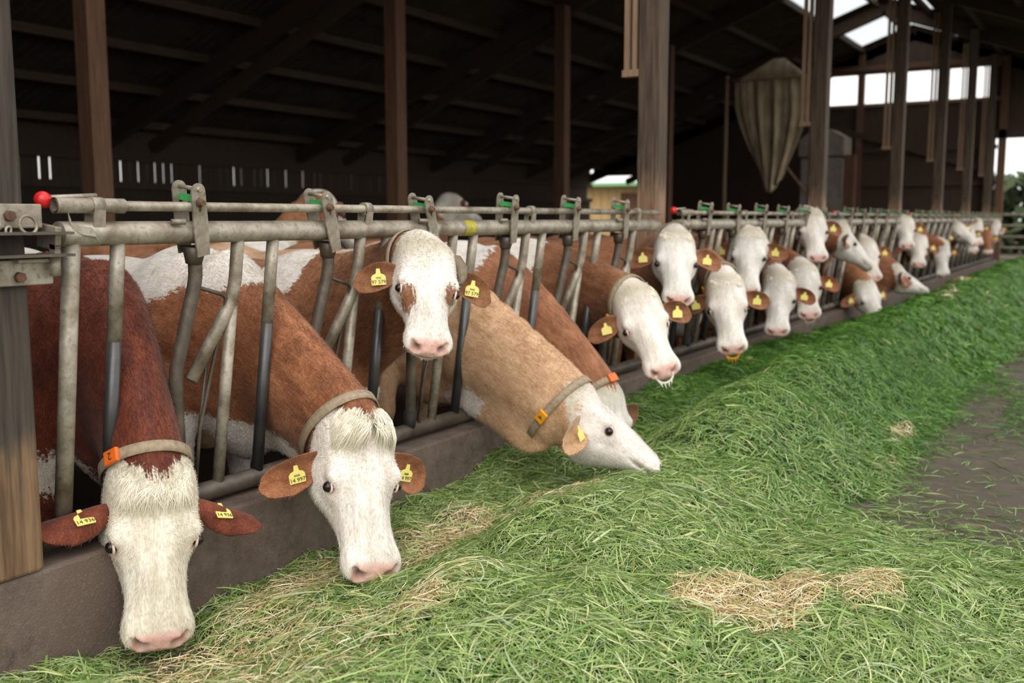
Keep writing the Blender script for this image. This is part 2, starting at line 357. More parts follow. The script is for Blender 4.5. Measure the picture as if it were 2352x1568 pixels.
lv = rng.normal(0, 1, (2600, 3))*np.array([.8, 3.6, .0])+np.array([0, 0, 0]); lv[:, 2] = rng.uniform(0, 3.1, 2600); a_ = rng.normal(0, .16, (2600, 3)); b_ = rng.normal(0, .16, (2600, 3))
Vl = np.stack([lv-a_, lv+b_, lv+a_, lv-b_], 1).reshape(-1, 3); il = np.arange(2600)*4
o = bpy.data.objects.new('leaves', np_mesh('leaves', Vl, quads=np.stack([il, il+1, il+2, il+3], 1), mat=M['hedge'], smooth=False)); link(o, hd_); tag(o, kind='stuff')
for yy in (-4, -1.5, 1, 3.5): MB().tube([(0, yy, 0), (.1, yy+.1, 2.4)], [.09, .04], 8).build('stem', M['barn_post'], hd_)
yg = empty('yard_gate', (30.5, 0, 0)); tag(yg, 'pale metal yard gate beyond the end of the fence', 'gate')
for zz in (.3, .6, .9, 1.2, 1.5): MB().tube([(0, -3.0, zz), (0, .2, zz)], .03, 8).build('bar', M['galv'], yg)
for yy in (-3.0, -1.5, .2): MB().tube([(0, yy, 0), (0, yy, 1.6)], .035, 8).build('stile', M['galv'], yg)
# ------------------------------------------------------------------ feed fence
LEAN = math.atan(.135)
def plate_mesh(h=.25, w=.058, th=.007, slot=True):
    bm = bmesh.new(); r = w/2; out = []
    for i in range(9): a = math.pi*i/8; out.append((r*math.cos(a), h-r+r*math.sin(a)))
    out += [(-r*1.05, .07), (-r*.9, .0), (r*.9, .0), (r*1.05, .07)]
    ov = [bm.verts.new((x, 0, z)) for x, z in out]; e = [bm.edges.new((ov[i], ov[(i+1) % len(ov)])) for i in range(len(ov))]
    if slot:
        inn = [(.006, h*.62), (.006, h*.78), (0, h*.81), (-.006, h*.78), (-.006, h*.62), (0, h*.6)]
        iv = [bm.verts.new((x, 0, z)) for x, z in inn]; e += [bm.edges.new((iv[i], iv[(i+1) % len(iv)])) for i in range(len(iv))]
    res = bmesh.ops.triangle_fill(bm, use_beauty=True, use_dissolve=False, edges=e)
    ext = bmesh.ops.extrude_face_region(bm, geom=bm.faces[:]); bmesh.ops.translate(bm, vec=(0, th, 0), verts=[v for v in ext['geom'] if isinstance(v, bmesh.types.BMVert)])
    bmesh.ops.recalc_face_normals(bm, faces=bm.faces[:]); me = bpy.data.meshes.new('plate'); bm.to_mesh(me); bm.free(); me.materials.append(M['galv']); return me
PLATE = plate_mesh()
MESH = {}
def part(key, name, mb_fn, mat, parent, loc=(0, 0, 0), rot=None):
    if key not in MESH: MESH[key] = mb_fn().mesh(name, mat)
    o = bpy.data.objects.new(name, MESH[key]); o.location = loc; link(o, parent)
    if rot: o.rotation_euler = rot
    return o
def arc(a, b, c, n=5):
    a, b, c = Vector(a), Vector(b), Vector(c); return [(a*(1-t)**2+b*2*t*(1-t)+c*t*t) for t in [i/n for i in range(n+1)]]
P_ = .68
def two_tone(x0, z_lo, z_split, z_hi, r):
    return None
def fence(x0, n, label, leans, first=False, detail=True):
    Lp = .21+n*P_+.20; seg = 10 if detail else 6
    p = empty('feed_fence_panel', (x0, .06, .41), (LEAN, 0, 0)); tag(p, label, 'fence panel', 'self-locking feed fence panels')
    MB().tube([(0, 0, .97)]+[(Lp*i/10, 0, .97) for i in range(1, 11)], .0385, 16).build('main_rail', M['galv'], p)
    MB().tube([(.02, -.005, 1.057), (Lp, -.005, 1.057)], .0165, 10).build('lock_rail', M['galv'], p)
    MB().tube([(-.1, 0, 0), (Lp+.05, 0, 0)], .036, 12).build('bottom_rail', M['galv_dark'], p)
    part(('end', seg), 'end_upright', lambda: MB().tube([(0, 0, .02), (0, 0, .95)], .027, 14), M['galv'], p, (.045, 0, 0))
    o = MB().tube([(-.02, -.005, 1.057), (.22, -.005, 1.057)], .024, 14, caps=False); o.tube([(-.02, -.005, 1.057), (.22, -.005, 1.057)], .018, 14, caps=False); o.build('rail_sleeve', M['galv'], p)
    MB().sphere((-.03, .035, 1.068), .026).build('red_knob', M['red'], p)
    MB().tube([(-.01, .035, 1.075), (.14, .02, 1.085)], .008, 8).build('knob_rod', M['galv'], p)
    hk = [(.02, -.02, 1.03), (.02, -.03, 1.0), (.05, -.04, .985), (.09, -.045, .98), (.1, -.05, .955)]
    m2 = MB(); hv = []
    for a in hk: hv += [(a[0]-.004, a[1], a[2]+.012), (a[0]+.004, a[1]-.004, a[2]-.012), (a[0]+.006, a[1]+.004, a[2]-.010), (a[0]-.002, a[1]+.008, a[2]+.014)]
    m2.add(hv, [(4*i+k, 4*i+(k+1) % 4, 4*i+4+(k+1) % 4, 4*i+4+k) for i in range(len(hk)-1) for k in range(4)]+[(0, 1, 2, 3), tuple(4*len(hk)-1-k for k in range(4))])
    m2.build('latch_hook', M['galv'], p)
    m3 = MB().box((-.05, -.06, .93), (-.03, .03, 1.0)); m3.box((-.05, -.06, .905), (-.03, -.03, .95)); m3.box((-.16, -.055, .895), (-.03, -.005, .907)); rounded(m3.build('end_bracket', M['galv'], p), .003)
    for j in [0]+list(range(2, n+1, 2)):
        xx = .12 if j == 0 else .21+(j-1)*P_+.52
        cl = MB().box((-.02, -.03, .99), (.02, -.024, 1.05)); cl.box((-.02, .014, .99), (.02, .02, 1.05)); cl.tube([(-.02, -.005, 1.057), (.02, -.005, 1.057)], .027, 12); cl.build('rail_clamp', M['galv'], p, (xx, 0, 0))
    for k in range(n):
        xs = .21+k*P_
        part(('straight', seg), 'upright', lambda: MB().tube([(0, 0, .62), (0, 0, .955)], .0235, seg+4), M['galv'], p, (xs, 0, 0))
        part(('straight_low', seg), 'upright_lower', lambda: MB().tube([(0, 0, .02), (0, 0, .64)], .0232, seg+4), M['black_steel'], p, (xs, 0, 0))
        part(('bent', seg), 'bent_bar', lambda: MB().tube([(.505, 0, .955)]+arc((.505, 0, .82), (.505, 0, .745), (.478, 0, .69))+[(.325, 0, .44)], .024, seg+4), M['galv'], p, (xs, 0, 0))
        part(('low', seg), 'lower_bar', lambda: MB().tube([(.495, 0, .70), (.48, 0, .02)], .0225, seg+4), M['galv'], p, (xs, 0, 0))
        a = empty('swing_arm', (xs, 0, 0)); a.parent = p
        ln = leans[k % len(leans)]; head = ln*.35
        part(('arm', seg), 'arm_tube', lambda: MB().tube([(.31, 0, .90), (.318, 0, .84)]+arc((.32, 0, .82), (.318, 0, .77), (.304, 0, .72))+[(.258, 0, .485), (.262, 0, .40), (.30, 0, .1), (.30, 0, .03)], .0245, seg+4), M['galv_dark'], a)
        part(('bumper', seg), 'bumper', lambda: MB().tube([(.30, 0, .10), (.30, 0, .0)], .031, seg), M['rubber'], a)
        part(('rod', seg), 'guard_rod', lambda: MB().tube([(.335, 0, .775)]+arc((.44, 0, .745), (.475, 0, .735), (.463, 0, .70))+[(.44, 0, .58), (.37, -.01, .26), (.365, -.01, .03)], .0075, 6), M['galv_dark'], a)
        part(('rod2', seg), 'guard_rod', lambda: MB().tube([(.405, .015, .5), (.39, .015, .25), (.385, .01, .03)], .0065, 6), M['galv_dark'], a)
        part(('cast', seg), 'arm_head', lambda: MB().tube([(.31, 0, .86), (.31, 0, .885), (.31, 0, .92)], [.028, .034, .045], 10), M['galv_dark'], a)
        for s_, yy in (('f', -.05), ('b', .044)):
            o = bpy.data.objects.new('lever_plate', PLATE); o.location = (.31, yy, .895); o.rotation_euler = (0, ln, 0); link(o, a)
        def up(zz, yy): return (.31+math.sin(ln)*zz, yy, .895+math.cos(ln)*zz)
        MB().tube([up(.23, -.06), up(.23, .06)], .0075, 8).build('lever_pin', M['galv'], a)
        MB().box((-.004, -.046, -.011), (.014, .046, .011)).build('green_stop', M['green'], a, up(.195, 0))
        MB().tube([up(.185, -.052), up(.185, -.056), up(.185, -.057), up(.185, -.07)], [.016, .016, .010, .010], 10).build('lever_bolt', M['rust'], a)
        if k % 3 != 1: MB().tube([(.18, -.03, 1.01), (.225, -.045, 1.012)], .010, 8).build('stub_tube', M['galv'], p, (xs, 0, 0))
    return p
LN = [-.18, -.38, -.42, -.12, -.1, -.2]
p1 = fence(1.85, 6, 'nearest galvanised feed fence panel, with sharp green-stopped lock levers', LN, True)
MB().tube([(0, 0, 0), (.085, 0, 0)], .0392, 16, caps=False).build('sticker', M['yellow_sticker'], p1, (2.13, 0, .97))
for i, (x0, lb) in enumerate([(6.72, 'second feed fence panel, starting at the red knob beside the thick front post'), (11.28, 'third feed fence panel, behind the cow whose head is raised highest'),
                              (15.84, 'fourth feed fence panel, blurred, left of the window band post'), (20.4, 'fifth feed fence panel, far and blurred'), (24.96, 'last and farthest feed fence panel by the gable')]):
    fence(x0, 6 if i < 4 else 4, lb, [-.1, -.3, -.15, -.25, -.1, -.3], detail=i < 1)
# ------------------------------------------------------------------ cows
def unit(a): a = np.asarray(a, float); return a/np.linalg.norm(a)
def cowmat(name, dark, mid, light, cream=(214,205,192), white=(238,233,228)):
    t = NT(name); fl = t.attr('flow', 'Vector'); patch = t.attr('patch'); pink = t.attr('pink'); dk = t.attr('dark'); o = t.obj()
    streak = t.noise(t.vmul(fl, (26, 190, 190)), 1, 3, .6); wave = t.noise(t.vmul(fl, (9, 26, 26)), 1, 4, .6); jag = t.noise(t.vmul(fl, (22, 70, 70)), 1, 3, .6); big = t.noise(o, 3.2, 4)
    f = t.math('ADD', patch, t.math('MULTIPLY', t.math('SUBTRACT', jag, .5), .075))
    mask = t.sstep(f, -.006, .006)
    tone = t.math('ADD', t.math('MULTIPLY', streak, .35), t.math('ADD', t.math('MULTIPLY', wave, .35), t.math('MULTIPLY', big, .3)))
    br = t.ramp(tone, [(.36, sr(*dark)), (.5, sr(*mid)), (.64, sr(*light))])
    wh = t.ramp(tone, [(.34, sr(*[c*.86 for c in cream])), (.46, sr(*cream)), (.58, sr(*white))])
    dirt = t.noise(o, 14, 5, .7); wh = t.mix(t.math('MULTIPLY', t.sstep(dirt, .6, .75), .35), wh, sr(168,150,122))
    wh = t.mix(t.math('MULTIPLY', t.attr('stain'), t.math('ADD', .15, t.math('MULTIPLY', wave, .9))), wh, sr(168,156,124)); c = t.mix(mask, wh, br)
    pk = t.ramp(t.noise(o, 40, 4), [(.3, sr(206,158,140)), (.7, sr(228,190,180))])
    c = t.mix(pink, c, pk); c = t.mix(dk, c, sr(58,34,28)); t.col(c)
    t.rough(.62); t.b.inputs['Specular IOR Level'].default_value = .25
    t.b.inputs['Sheen Weight'].default_value = .12
    t.bump(t.math('ADD', t.math('MULTIPLY', streak, .6), wave), .32, .012); return t.m
COAT = {'darkred': cowmat('dark_red_coat', (62,26,18), (102,46,28), (140,72,46), (206,196,176), (232,226,212)),
        'red': cowmat('red_coat', (100,58,36), (148,94,62), (186,128,90)),
        'brown': cowmat('brown_coat', (92,56,36), (138,92,62), (172,120,84)),
        'tan': cowmat('tan_coat', (164,122,88), (200,162,126), (222,190,158), (222,212,204), (240,234,230)),
        'chestnut': cowmat('chestnut_coat', (100,60,40), (148,98,68), (180,126,90), (208,202,192), (234,230,224)),
        'grey': cowmat('cream_face_coat', (92,50,30), (136,80,50), (166,104,68), (200,194,184), (228,224,218))}
M['eye'] = simple('dark_eye', sr(22,14,14), .08, 0, sr(34,20,18))
M['lid'] = simple('pink_eyelid', sr(226,206,194), .7, 0, sr(208,178,164), 60)
M['tag'] = simple('yellow_ear_tag', sr(234,222,128), .5, 0, sr(222,206,108), 12)
M['ink'] = simple('black_ink', sr(60,54,30), .6)
M['collar'] = simple('grey_webbing', sr(168,150,124), .8, 0, sr(136,120,98), 60)
M['orange'] = simple('orange_block', sr(236,112,40), .4, 0, sr(220,98,32))
M['amber'] = simple('amber_block', sr(230,160,34), .45, 0, sr(214,140,26))
M['horn'] = simple('grey_horn', sr(126,112,92), .5, 0, sr(96,84,66), 30)
M['cream_hair'] = None
def cream_mat():
    t = NT('cream_forelock'); n = t.attr('tone'); t.col(t.ramp(n, [(0, sr(186,170,138)), (.5, sr(222,212,188)), (1, sr(244,238,224))])); t.rough(.55); return t.m
M['cream_hair'] = cream_mat()
HU = np.array([-.08, 0, .1, .2, .33, .42, .55, .68, .8, .9, .96, 1.0, 1.03])
HT = np.array([.032, .058, .066, .066, .058, .048, .034, .022, .012, .004, -.006, -.022, -.045])
HB = np.array([-.06, -.12, -.17, -.215, -.235, -.225, -.185, -.15, -.128, -.120, -.115, -.105, -.09])
HW = np.array([.104, .134, .143, .146, .146, .136, .108, .096, .097, .108, .105, .090, .055])
uu = np.linspace(-.08, 1.03, 240)
def smo(a):
    a = np.interp(uu, HU, a); k = np.hanning(25); k /= k.sum(); b = np.convolve(np.pad(a, 12, mode='edge'), k, 'valid'); return b
TT, TB, TW = smo(HT), smo(HB), smo(HW)
L0 = .52
def head_sdf(u, v, w):                     # metres, head axis u, forehead normal v, side w
    f = u/L0; top = np.interp(f, uu, TT); bot = np.interp(f, uu, TB); hw = np.interp(f, uu, TW)
    c = (top+bot)/2; h = (top-bot)/2; vv = (v-c)/h
    he = hw*(1-.30*np.clip(-vv, 0, 1.2)**1.4)
    aw = np.abs(w); n = 2.5+.6*np.clip(1-f/.3, 0, 1)
    q = ((aw/he)**n+np.abs(vv)**n)**(1/n)
    d = (q-1)*np.minimum(hw, h)*.85
    du = np.maximum(np.maximum(f-1.03, -.08-f), 0)*L0
    d = np.where(du > 0, np.sqrt(np.maximum(d, 0)**2+du**2), d)
    G = lambda a, b, cc, ra, rb, rc: np.exp(-((u-a)/ra)**2-((v-b)/rb)**2-((aw-cc)/rc)**2)
    d -= .020*G(.36*L0, .020, .132, .042, .030, .035)        # brow
    d += .013*G(.41*L0, -.014, .145, .020, .016, .03)        # eye socket
    d += .012*G(.53*L0, -.05, .125, .07, .035, .035)            # hollow below the eye
    d -= .018*G(.24*L0, -.13, .125, .08, .07, .045)            # cheek
    d -= .010*G(.05*L0, .06, 0, .06, .04, .09)               # poll
    d += .006*G(.30*L0, .07, 0, .06, .04, .05)               # forehead dip
    d -= .009*G(.60*L0, .03, 0, .12, .04, .045)              # nasal ridge
    d += .010*G(.60*L0, .015, .088, .085, .03, .028)         # hollow beside the nose
    d -= .007*G(.46*L0, -.045, .13, .05, .02, .03)           # cheek crest
    d += .034*G(.985*L0, -.040, .054, .026, .013, .017)      # nostril
    d += .016*G(.955*L0, -.026, .072, .022, .014, .013)
    d -= .008*G(.97*L0, -.012, .06, .03, .010, .03)
    d -= .010*G(.90*L0, -.05, .08, .05, .04, .03)            # lips
    vm = -.083+.012*(aw/.09)**2
    d += .013*np.exp(-((v-vm)/.008)**2)*np.clip((f-.66)/.1, 0, 1)   # mouth line
    d -= .008*G(.93*L0, -.112, 0, .05, .02, .05)             # chin
    return d
class Field:
    def __init__(s, axes): s.ax = axes; s.D = np.full([len(a) for a in axes], .5, np.float32)
    def sl(s, lo, hi):
        r = []
        for a, l, h in zip(s.ax, lo, hi):
            i, j = np.searchsorted(a, (l, h)); r.append(slice(max(i-1, 0), min(j+1, len(a))))
        return tuple(r)
    def pts(s, q): return np.meshgrid(*[a[i].astype(np.float32) for a, i in zip(s.ax, q)], indexing='ij', sparse=True)
    def put(s, q, d, k):
        a = s.D[q]; h = np.clip(.5+.5*(a-d)/k, 0, 1); s.D[q] = a*(1-h)+d*h-k*h*(1-h)
    def ell(s, c, axes, r, k=.06):
        R = max(r)+k+.05; c = np.asarray(c); q = s.sl(c-R, c+R)
        if any(i.stop-i.start < 1 for i in q): return
        X, Y, Z = s.pts(q); X = X-c[0]; Y = Y-c[1]; Z = Z-c[2]; k0 = 0; k1 = 0
        for ax, ri in zip(axes, r):
            t = (X*ax[0]+Y*ax[1]+Z*ax[2])/ri; k0 = k0+t*t; k1 = k1+(t/ri)**2
        k0 = np.sqrt(k0)+1e-6; k1 = np.sqrt(k1)+1e-6; s.put(q, k0*(k0-1)/k1, k)
    def cap(s, a, b, ra, rb, k=.04):
        a = np.asarray(a, float); b = np.asarray(b, float); R = max(ra, rb)+k+.04
        q = s.sl(np.minimum(a, b)-R, np.maximum(a, b)+R)
        if any(i.stop-i.start < 1 for i in q): return
        X, Y, Z = s.pts(q); ab = b-a; t = np.clip(((X-a[0])*ab[0]+(Y-a[1])*ab[1]+(Z-a[2])*ab[2])/(ab@ab), 0, 1)
        d = np.sqrt((X-a[0]-t*ab[0])**2+(Y-a[1]-t*ab[1])**2+(Z-a[2]-t*ab[2])**2)-(ra+t*(rb-ra)); s.put(q, d, k)
    def surface(s):
        D = s.D; ins = D < 0; nx, ny, nz = D.shape
        cnt = np.zeros((nx-1, ny-1, nz-1), np.int8)
        for i in (0, 1):
            for j in (0, 1):
                for k in (0, 1): cnt += ins[i:nx-1+i, j:ny-1+j, k:nz-1+k]
        ci = np.argwhere((cnt > 0) & (cnt < 8)); idx = -np.ones(cnt.shape, np.int64); idx[tuple(ci.T)] = np.arange(len(ci))
        acc = np.zeros((len(ci), 3)); num = np.zeros(len(ci)); ax = s.ax
        cs = [(i, j, k) for i in (0, 1) for j in (0, 1) for k in (0, 1)]
        val = {c: D[ci[:, 0]+c[0], ci[:, 1]+c[1], ci[:, 2]+c[2]] for c in cs}
        pos = {c: np.stack([ax[m][ci[:, m]+c[m]] for m in range(3)], 1) for c in cs}
        for a in cs:
            for m in range(3):
                if a[m]: continue
                b = tuple(1 if n == m else a[n] for n in range(3)); va, vb = val[a], val[b]; cr = (va < 0) != (vb < 0)
                t = np.where(cr, va/np.where(cr, va-vb, 1), 0); p = pos[a]+(pos[b]-pos[a])*t[:, None]
                acc[cr] += p[cr]; num[cr] += 1
        V = acc/num[:, None]; Q = []
        for m in range(3):
            o1, o2 = [(1, 2), (2, 0), (0, 1)][m]
            a = [slice(None)]*3; b = [slice(None)]*3; a[m] = slice(0, -1); b[m] = slice(1, None)
            A, B = ins[tuple(a)], ins[tuple(b)]; e = np.argwhere(A != B)
            e = e[(e[:, o1] > 0) & (e[:, o2] > 0) & (e[:, o1] < D.shape[o1]-1) & (e[:, o2] < D.shape[o2]-1)]
            flip = A[tuple(e.T)]; q = []
            for d1, d2 in ((-1, -1), (0, -1), (0, 0), (-1, 0)):
                c = e.copy(); c[:, o1] += d1; c[:, o2] += d2; q.append(idx[tuple(c.T)])
            q = np.stack(q, 1); q[~flip] = q[~flip][:, ::-1]; Q.append(q)
        return V, np.concatenate(Q)
def ear_mesh(base, d, nrm, L=.20, W=.062, ns=14, nc=18):
    d = unit(d); nrm = unit(nrm-d*(nrm@d)); sd_ = np.cross(d, nrm); v = []
    for i in range(ns):
        s = i/(ns-1); w = W*(np.interp(s, [0, .12, .35, .6, .82, .95, 1], [.42, .55, .9, 1, .84, .55, .12])); th = np.interp(s, [0, .2, .5, 1], [.026, .016, .009, .004])
        cup = np.interp(s, [0, .2, .6, 1], [.3, 1.0, .75, .15])
        ctr = base+d*(L*s)-nrm*(.02*s*s)+np.array([0, 0, -.035*s*s])
        for k in range(nc):
            a = 2*np.pi*k/nc; x = w*np.cos(a); y = th*np.sin(a)+cup*(x*x/W)-.3*cup*W
            v.append(ctr+sd_*x+nrm*y)
    v = np.array(v); q = []
    for i in range(ns-1):
        for k in range(nc): q.append((i*nc+k, i*nc+(k+1) % nc, (i+1)*nc+(k+1) % nc, (i+1)*nc+k))
    return v, np.array(q), d, nrm, sd_
def text_mesh(s, size, mat):
    c = bpy.data.curves.new('t', 'FONT'); c.body = s; c.size = size; c.align_x = 'CENTER'; c.extrude = .0006
    o = bpy.data.objects.new('t', c); COL.objects.link(o); bpy.context.view_layer.update()
    me = bpy.data.meshes.new_from_object(o.evaluated_get(bpy.context.evaluated_depsgraph_get())); bpy.data.objects.remove(o); me.materials.clear(); me.materials.append(mat); return me
TXT = {}
def frame(o, x, y, z, p):
    o.matrix_local = Matrix(((x[0], y[0], z[0], p[0]), (x[1], y[1], z[1], p[1]), (x[2], y[2], z[2], p[2]), (0, 0, 0, 1)))
def tag_mesh():
    mb = MB(); o = [(-.028, 0), (.028, 0), (.03, .003), (.03, .034), (.024, .042), (.010, .048), (.007, .068), (-.007, .068), (-.010, .048), (-.024, .042), (-.03, .034), (-.03, .003)]
    n = len(o); mb.add([(x, y, .0015) for x, y in o]+[(x, y, -.0015) for x, y in o], [tuple(range(n)), tuple(reversed(range(n, 2*n)))]+[(i, i+n, (i+1) % n+n, (i+1) % n) for i in range(n)]); return mb.mesh('ear_tag', M['tag'])
TAG = tag_mesh()
COWS = {}
def cow(label, Pp, Mm, vh, slot, coat='red', res=.022, hres=.012, body=(0, 1), chestY=.34, scale=1., hpatch=(), bpatch=(), earL=(0, 0), earR=(0, 0), tags=(1, 1), number=None, tuft=0,
        collar=None, block=None, ring_=None, horn=0, neck_white=.0, fur=0, earN=0., lr=.2, wz=1.24, dewlap=1., solid_ears=None, ear_len=.225, earW=.066, neckpull=0.):
    """Pp, Mm: poll and muzzle points, vh: forehead direction hint, slot: x where the neck passes the fence"""
    P = np.array(Pp, float); Mz = np.array(Mm, float); u = unit(Mz-P); sc = scale*1.0
    v = np.array(vh, float); v = unit(v-u*(v@u)); w = np.cross(u, v)
    bd = unit([body[0], body[1], 0]); bl = np.array([-bd[1], bd[0], 0.])       # body runs back along bd
    B0 = np.array([slot, chestY, 0.]); Bp = lambda a, l, z: B0+bd*(a*sc)+bl*(l*sc)+np.array([0, 0, z*wz/1.24])
    N1 = P-v*.06*sc+u*.02
    N0 = Bp(.12, 0, .94)
    hp = np.array([P+u*a+v*b+w*c for a in (-.08, .56*sc) for b in (-.26*sc, .1) for c in (-.15, .15)])
    blo = np.minimum(hp.min(0), np.array([slot-.45, -.3, -.01])); bhi = np.maximum(hp.max(0), np.array([slot+.45, chestY+2.05*sc, 1.45]))
    pts = np.array([Bp(a, l, z) for a in (-.25, 1.98) for l in (-.42, .42) for z in (-.02, 1.42)]); blo = np.minimum(blo, pts.min(0)); bhi = np.maximum(bhi, pts.max(0))
    axes = []
    for m in range(3):
        lo, hi, a, b = hp[:, m].min(), hp[:, m].max(), blo[m], bhi[m]
        xs = []
        if lo > a+res: xs.append(np.linspace(a, lo, max(2, int((lo-a)/res)))[:-1])
        xs.append(np.linspace(lo, hi, int((hi-lo)/hres)))
        if b > hi+res: xs.append(np.linspace(hi, b, max(2, int((b-hi)/res)))[1:])
        axes.append(np.concatenate(xs))
    F = Field(axes); E3 = (bd, bl, np.array([0, 0, 1.])); eb = lambda a, l, z, ra, rl, rz, k=.07: F.ell(Bp(a, l, z), E3, (ra*sc, rl*sc, rz*sc), k)
    eb(.78, 0, .84, .64, .30, .36); eb(1.0, 0, .78, .5, .31, .34); eb(.27, 0, .90, .34, .255, .37); eb(.28, 0, 1.12, .27, .10, .15); eb(.05, 0, .74, .2, .16, .24); eb(-.02, 0, .63, .17, .11, .21)
    eb(1.48, 0, .98, .36, .26, .28); eb(.85, 0, 1.1, .7, .15, .13); eb(1.36, .2, 1.13, .1, .08, .07); eb(1.36, -.2, 1.13, .1, .08, .07); eb(1.25, 0, .66, .3, .24, .2)
    for s in (-1, 1):
        for (a, l, z, r), (a2, l2, z2, r2) in zip([(.22, .16, .75, .13), (.2, .16, .4, .055), (.2, .16, .12, .042)], [(.2, .16, .4, .06), (.2, .16, .12, .038), (.17, .16, .035, .055)]): F.cap(Bp(a, s*l, z), Bp(a2, s*l2, z2), r, r2)
        for (a, l, z, r), (a2, l2, z2, r2) in zip([(1.5, .18, .9, .18), (1.36, .19, .72, .13), (1.62, .17, .46, .06), (1.56, .17, .12, .044)], [(1.36, .19, .72, .14), (1.62, .17, .46, .06), (1.56, .17, .12, .042), (1.52, .17, .035, .056)]): F.cap(Bp(a, s*l, z), Bp(a2, s*l2, z2), r, r2)
    F.cap(Bp(1.8, 0, 1.1), Bp(1.88, 0, .8), .035, .022, .03); F.cap(Bp(1.88, 0, .8), Bp(1.87, 0, .4), .022, .04, .02)
    # neck
    fence_pt = np.array([slot, 0.0, np.clip(.5*(N0[2]+N1[2]), .62, 1.15)]); dist = np.linalg.norm(N1-N0)
    c1 = N0+(-bd*.9+np.array([0, 0, .25*np.sign(N1[2]-N0[2]+.1)]))*dist*.35; c2 = N1-(u*.35-v*.12+unit(N1-N0)*0.)*dist*.32*(.6 if N1[2] < .8 else .25)+(bd*neckpull)
    T = np.linspace(0, 1, 13); nk = []
    for t in T: nk.append((1-t)**3*N0+3*(1-t)**2*t*c1+3*(1-t)*t*t*c2+t**3*N1)
    nk = np.array(nk); tg = np.gradient(nk, axis=0); nframes = []
    for i, t in enumerate(T):
        d = unit(tg[i]); upv = unit(np.array([0, 0, 1.])*(1-t)+v*t+bd*.25*(1-t)); upv = unit(upv-d*(upv@d)); sdv = np.cross(d, upv)
        hv = np.interp(t, [0, .3, .6, 1], [.34, .27, .205, .15])*sc; hw = np.interp(t, [0, .3, .6, 1], [.21, .146, .115, .10])*sc
        F.ell(nk[i], (d, upv, sdv), (.12*sc, hv, hw), .05); nframes.append((nk[i], d, upv, sdv, hv, hw))
        if .05 < t < .85 and dewlap: F.ell(nk[i]-upv*hv*.93, (d, upv, sdv), (.12*sc, .075*sc*dewlap, .032*sc), .06)
    # head
    q = F.sl(hp.min(0), hp.max(0)); X, Y, Z = F.pts(q); X = X-P[0]; Y = Y-P[1]; Z = Z-P[2]
    hu = (X*u[0]+Y*u[1]+Z*u[2])/sc; hv_ = (X*v[0]+Y*v[1]+Z*v[2])/sc; hw_ = (X*w[0]+Y*w[1]+Z*w[2])/sc
    F.put(q, head_sdf(hu, hv_, hw_)*sc, .045)
    V, Q = F.surface()
    # attributes
    R = V-P; U = R@u/sc; VV = R@v/sc; WW = R@w/sc; hd = head_sdf(U, VV, WW)
    ishead = np.clip((.03-hd)/.02, 0, 1)*np.clip((U+.05)/.03, 0, 1)
    dn = np.full(len(V), 9.); fl = np.zeros((len(V), 3)); a_ = (V-B0)@bd; l_ = (V-B0)@bl; fl[:] = np.stack([a_, l_, V[:, 2]], 1); s_acc = 0
    bodyd = np.where(a_ > .15, 0, 9.)
    for i in range(len(T)):
        r = V-nk[i]; dd = np.linalg.norm(r, axis=1)
        if i: s_acc += np.linalg.norm(nk[i]-nk[i-1])
        nf = nframes[i]; sel = (dd < dn) & (ishead < .5) & (a_ < .12); dn = np.minimum(dn, dd)
        fl[sel] = np.stack([-s_acc+0*dd-(r@nf[1]), r@nf[3], r@nf[2]], 1)[sel]
    hsel = ishead >= .5; fl[hsel] = np.stack([U, WW, VV], 1)[hsel]+3
    # coat: coloured body, white face
    line = np.where(VV > -.03, U+.0, U-.10*np.clip((-.03-VV)/.12, 0, 1.3)*1.0)
    line = line+.055*np.clip((VV+.03)/.05, 0, 1)
    patch = np.where(hsel | (hd < .03), np.clip(-(line-.0), -.1, .1), .1)
    def ap(p, fq, sign):
        d = fq
        return np.maximum(p, np.clip(d, -.1, .1)) if sign > 0 else np.minimum(p, -np.clip(d, -.1, .1))
    for c, r, sg in [((-.06, .02, 0), (.10, .10, .14), -1) if P[2] > .85 else ((.03, .05, 0), (.06, .06, .13), -1)]+list(hpatch):
        k0 = np.sqrt(((U-c[0]*L0)/r[0])**2+((VV-c[1])/r[1])**2+((WW-c[2])/r[2])**2); patch = ap(patch, (1-k0)*min(r), sg)
    for c, r, sg in bpatch:
        k0 = np.sqrt(((a_/sc-c[0])/r[0])**2+((l_/sc-c[1])/r[1])**2+((V[:, 2]-c[2])/r[2])**2); k0 = np.where(hsel, 9, k0); patch = ap(patch, (1-k0)*min(r), sg)
    pink = np.clip((U-.925*L0)/.02, 0, 1)*np.clip((VV+.088)/.012, 0, 1)*np.clip((.092-np.abs(WW))/.012, 0, 1)
    pink = np.maximum(pink, .8*np.exp(-((U-.41*L0)/.024)**2-((VV+.012)/.022)**2)*(np.abs(WW) > .08)*hsel)
    dark = 1.1*np.exp(-(((U-.985*L0)/.026)**2+((VV+.040)/.011)**2+((np.abs(WW)-.054)/.016)**2))*hsel
    vm = -.083+.012*(np.abs(WW)/.09)**2
    dark = np.clip(dark, 0, .95); dark = np.maximum(dark, .6*np.exp(-((VV-vm)/.005)**2)*np.clip((U/L0-.72)/.08, 0, 1)*hsel)
    dark = np.maximum(dark, .75*np.exp(-((U-.41*L0)/.013)**2-((VV+.014)/.012)**2)*(np.abs(WW) > .09)*hsel)
    # ears
    AV = [V]; AQ = [Q]; AP = [patch]; APk = [pink]; AD = [dark]; AF = [fl]; n0 = len(V); ears = []
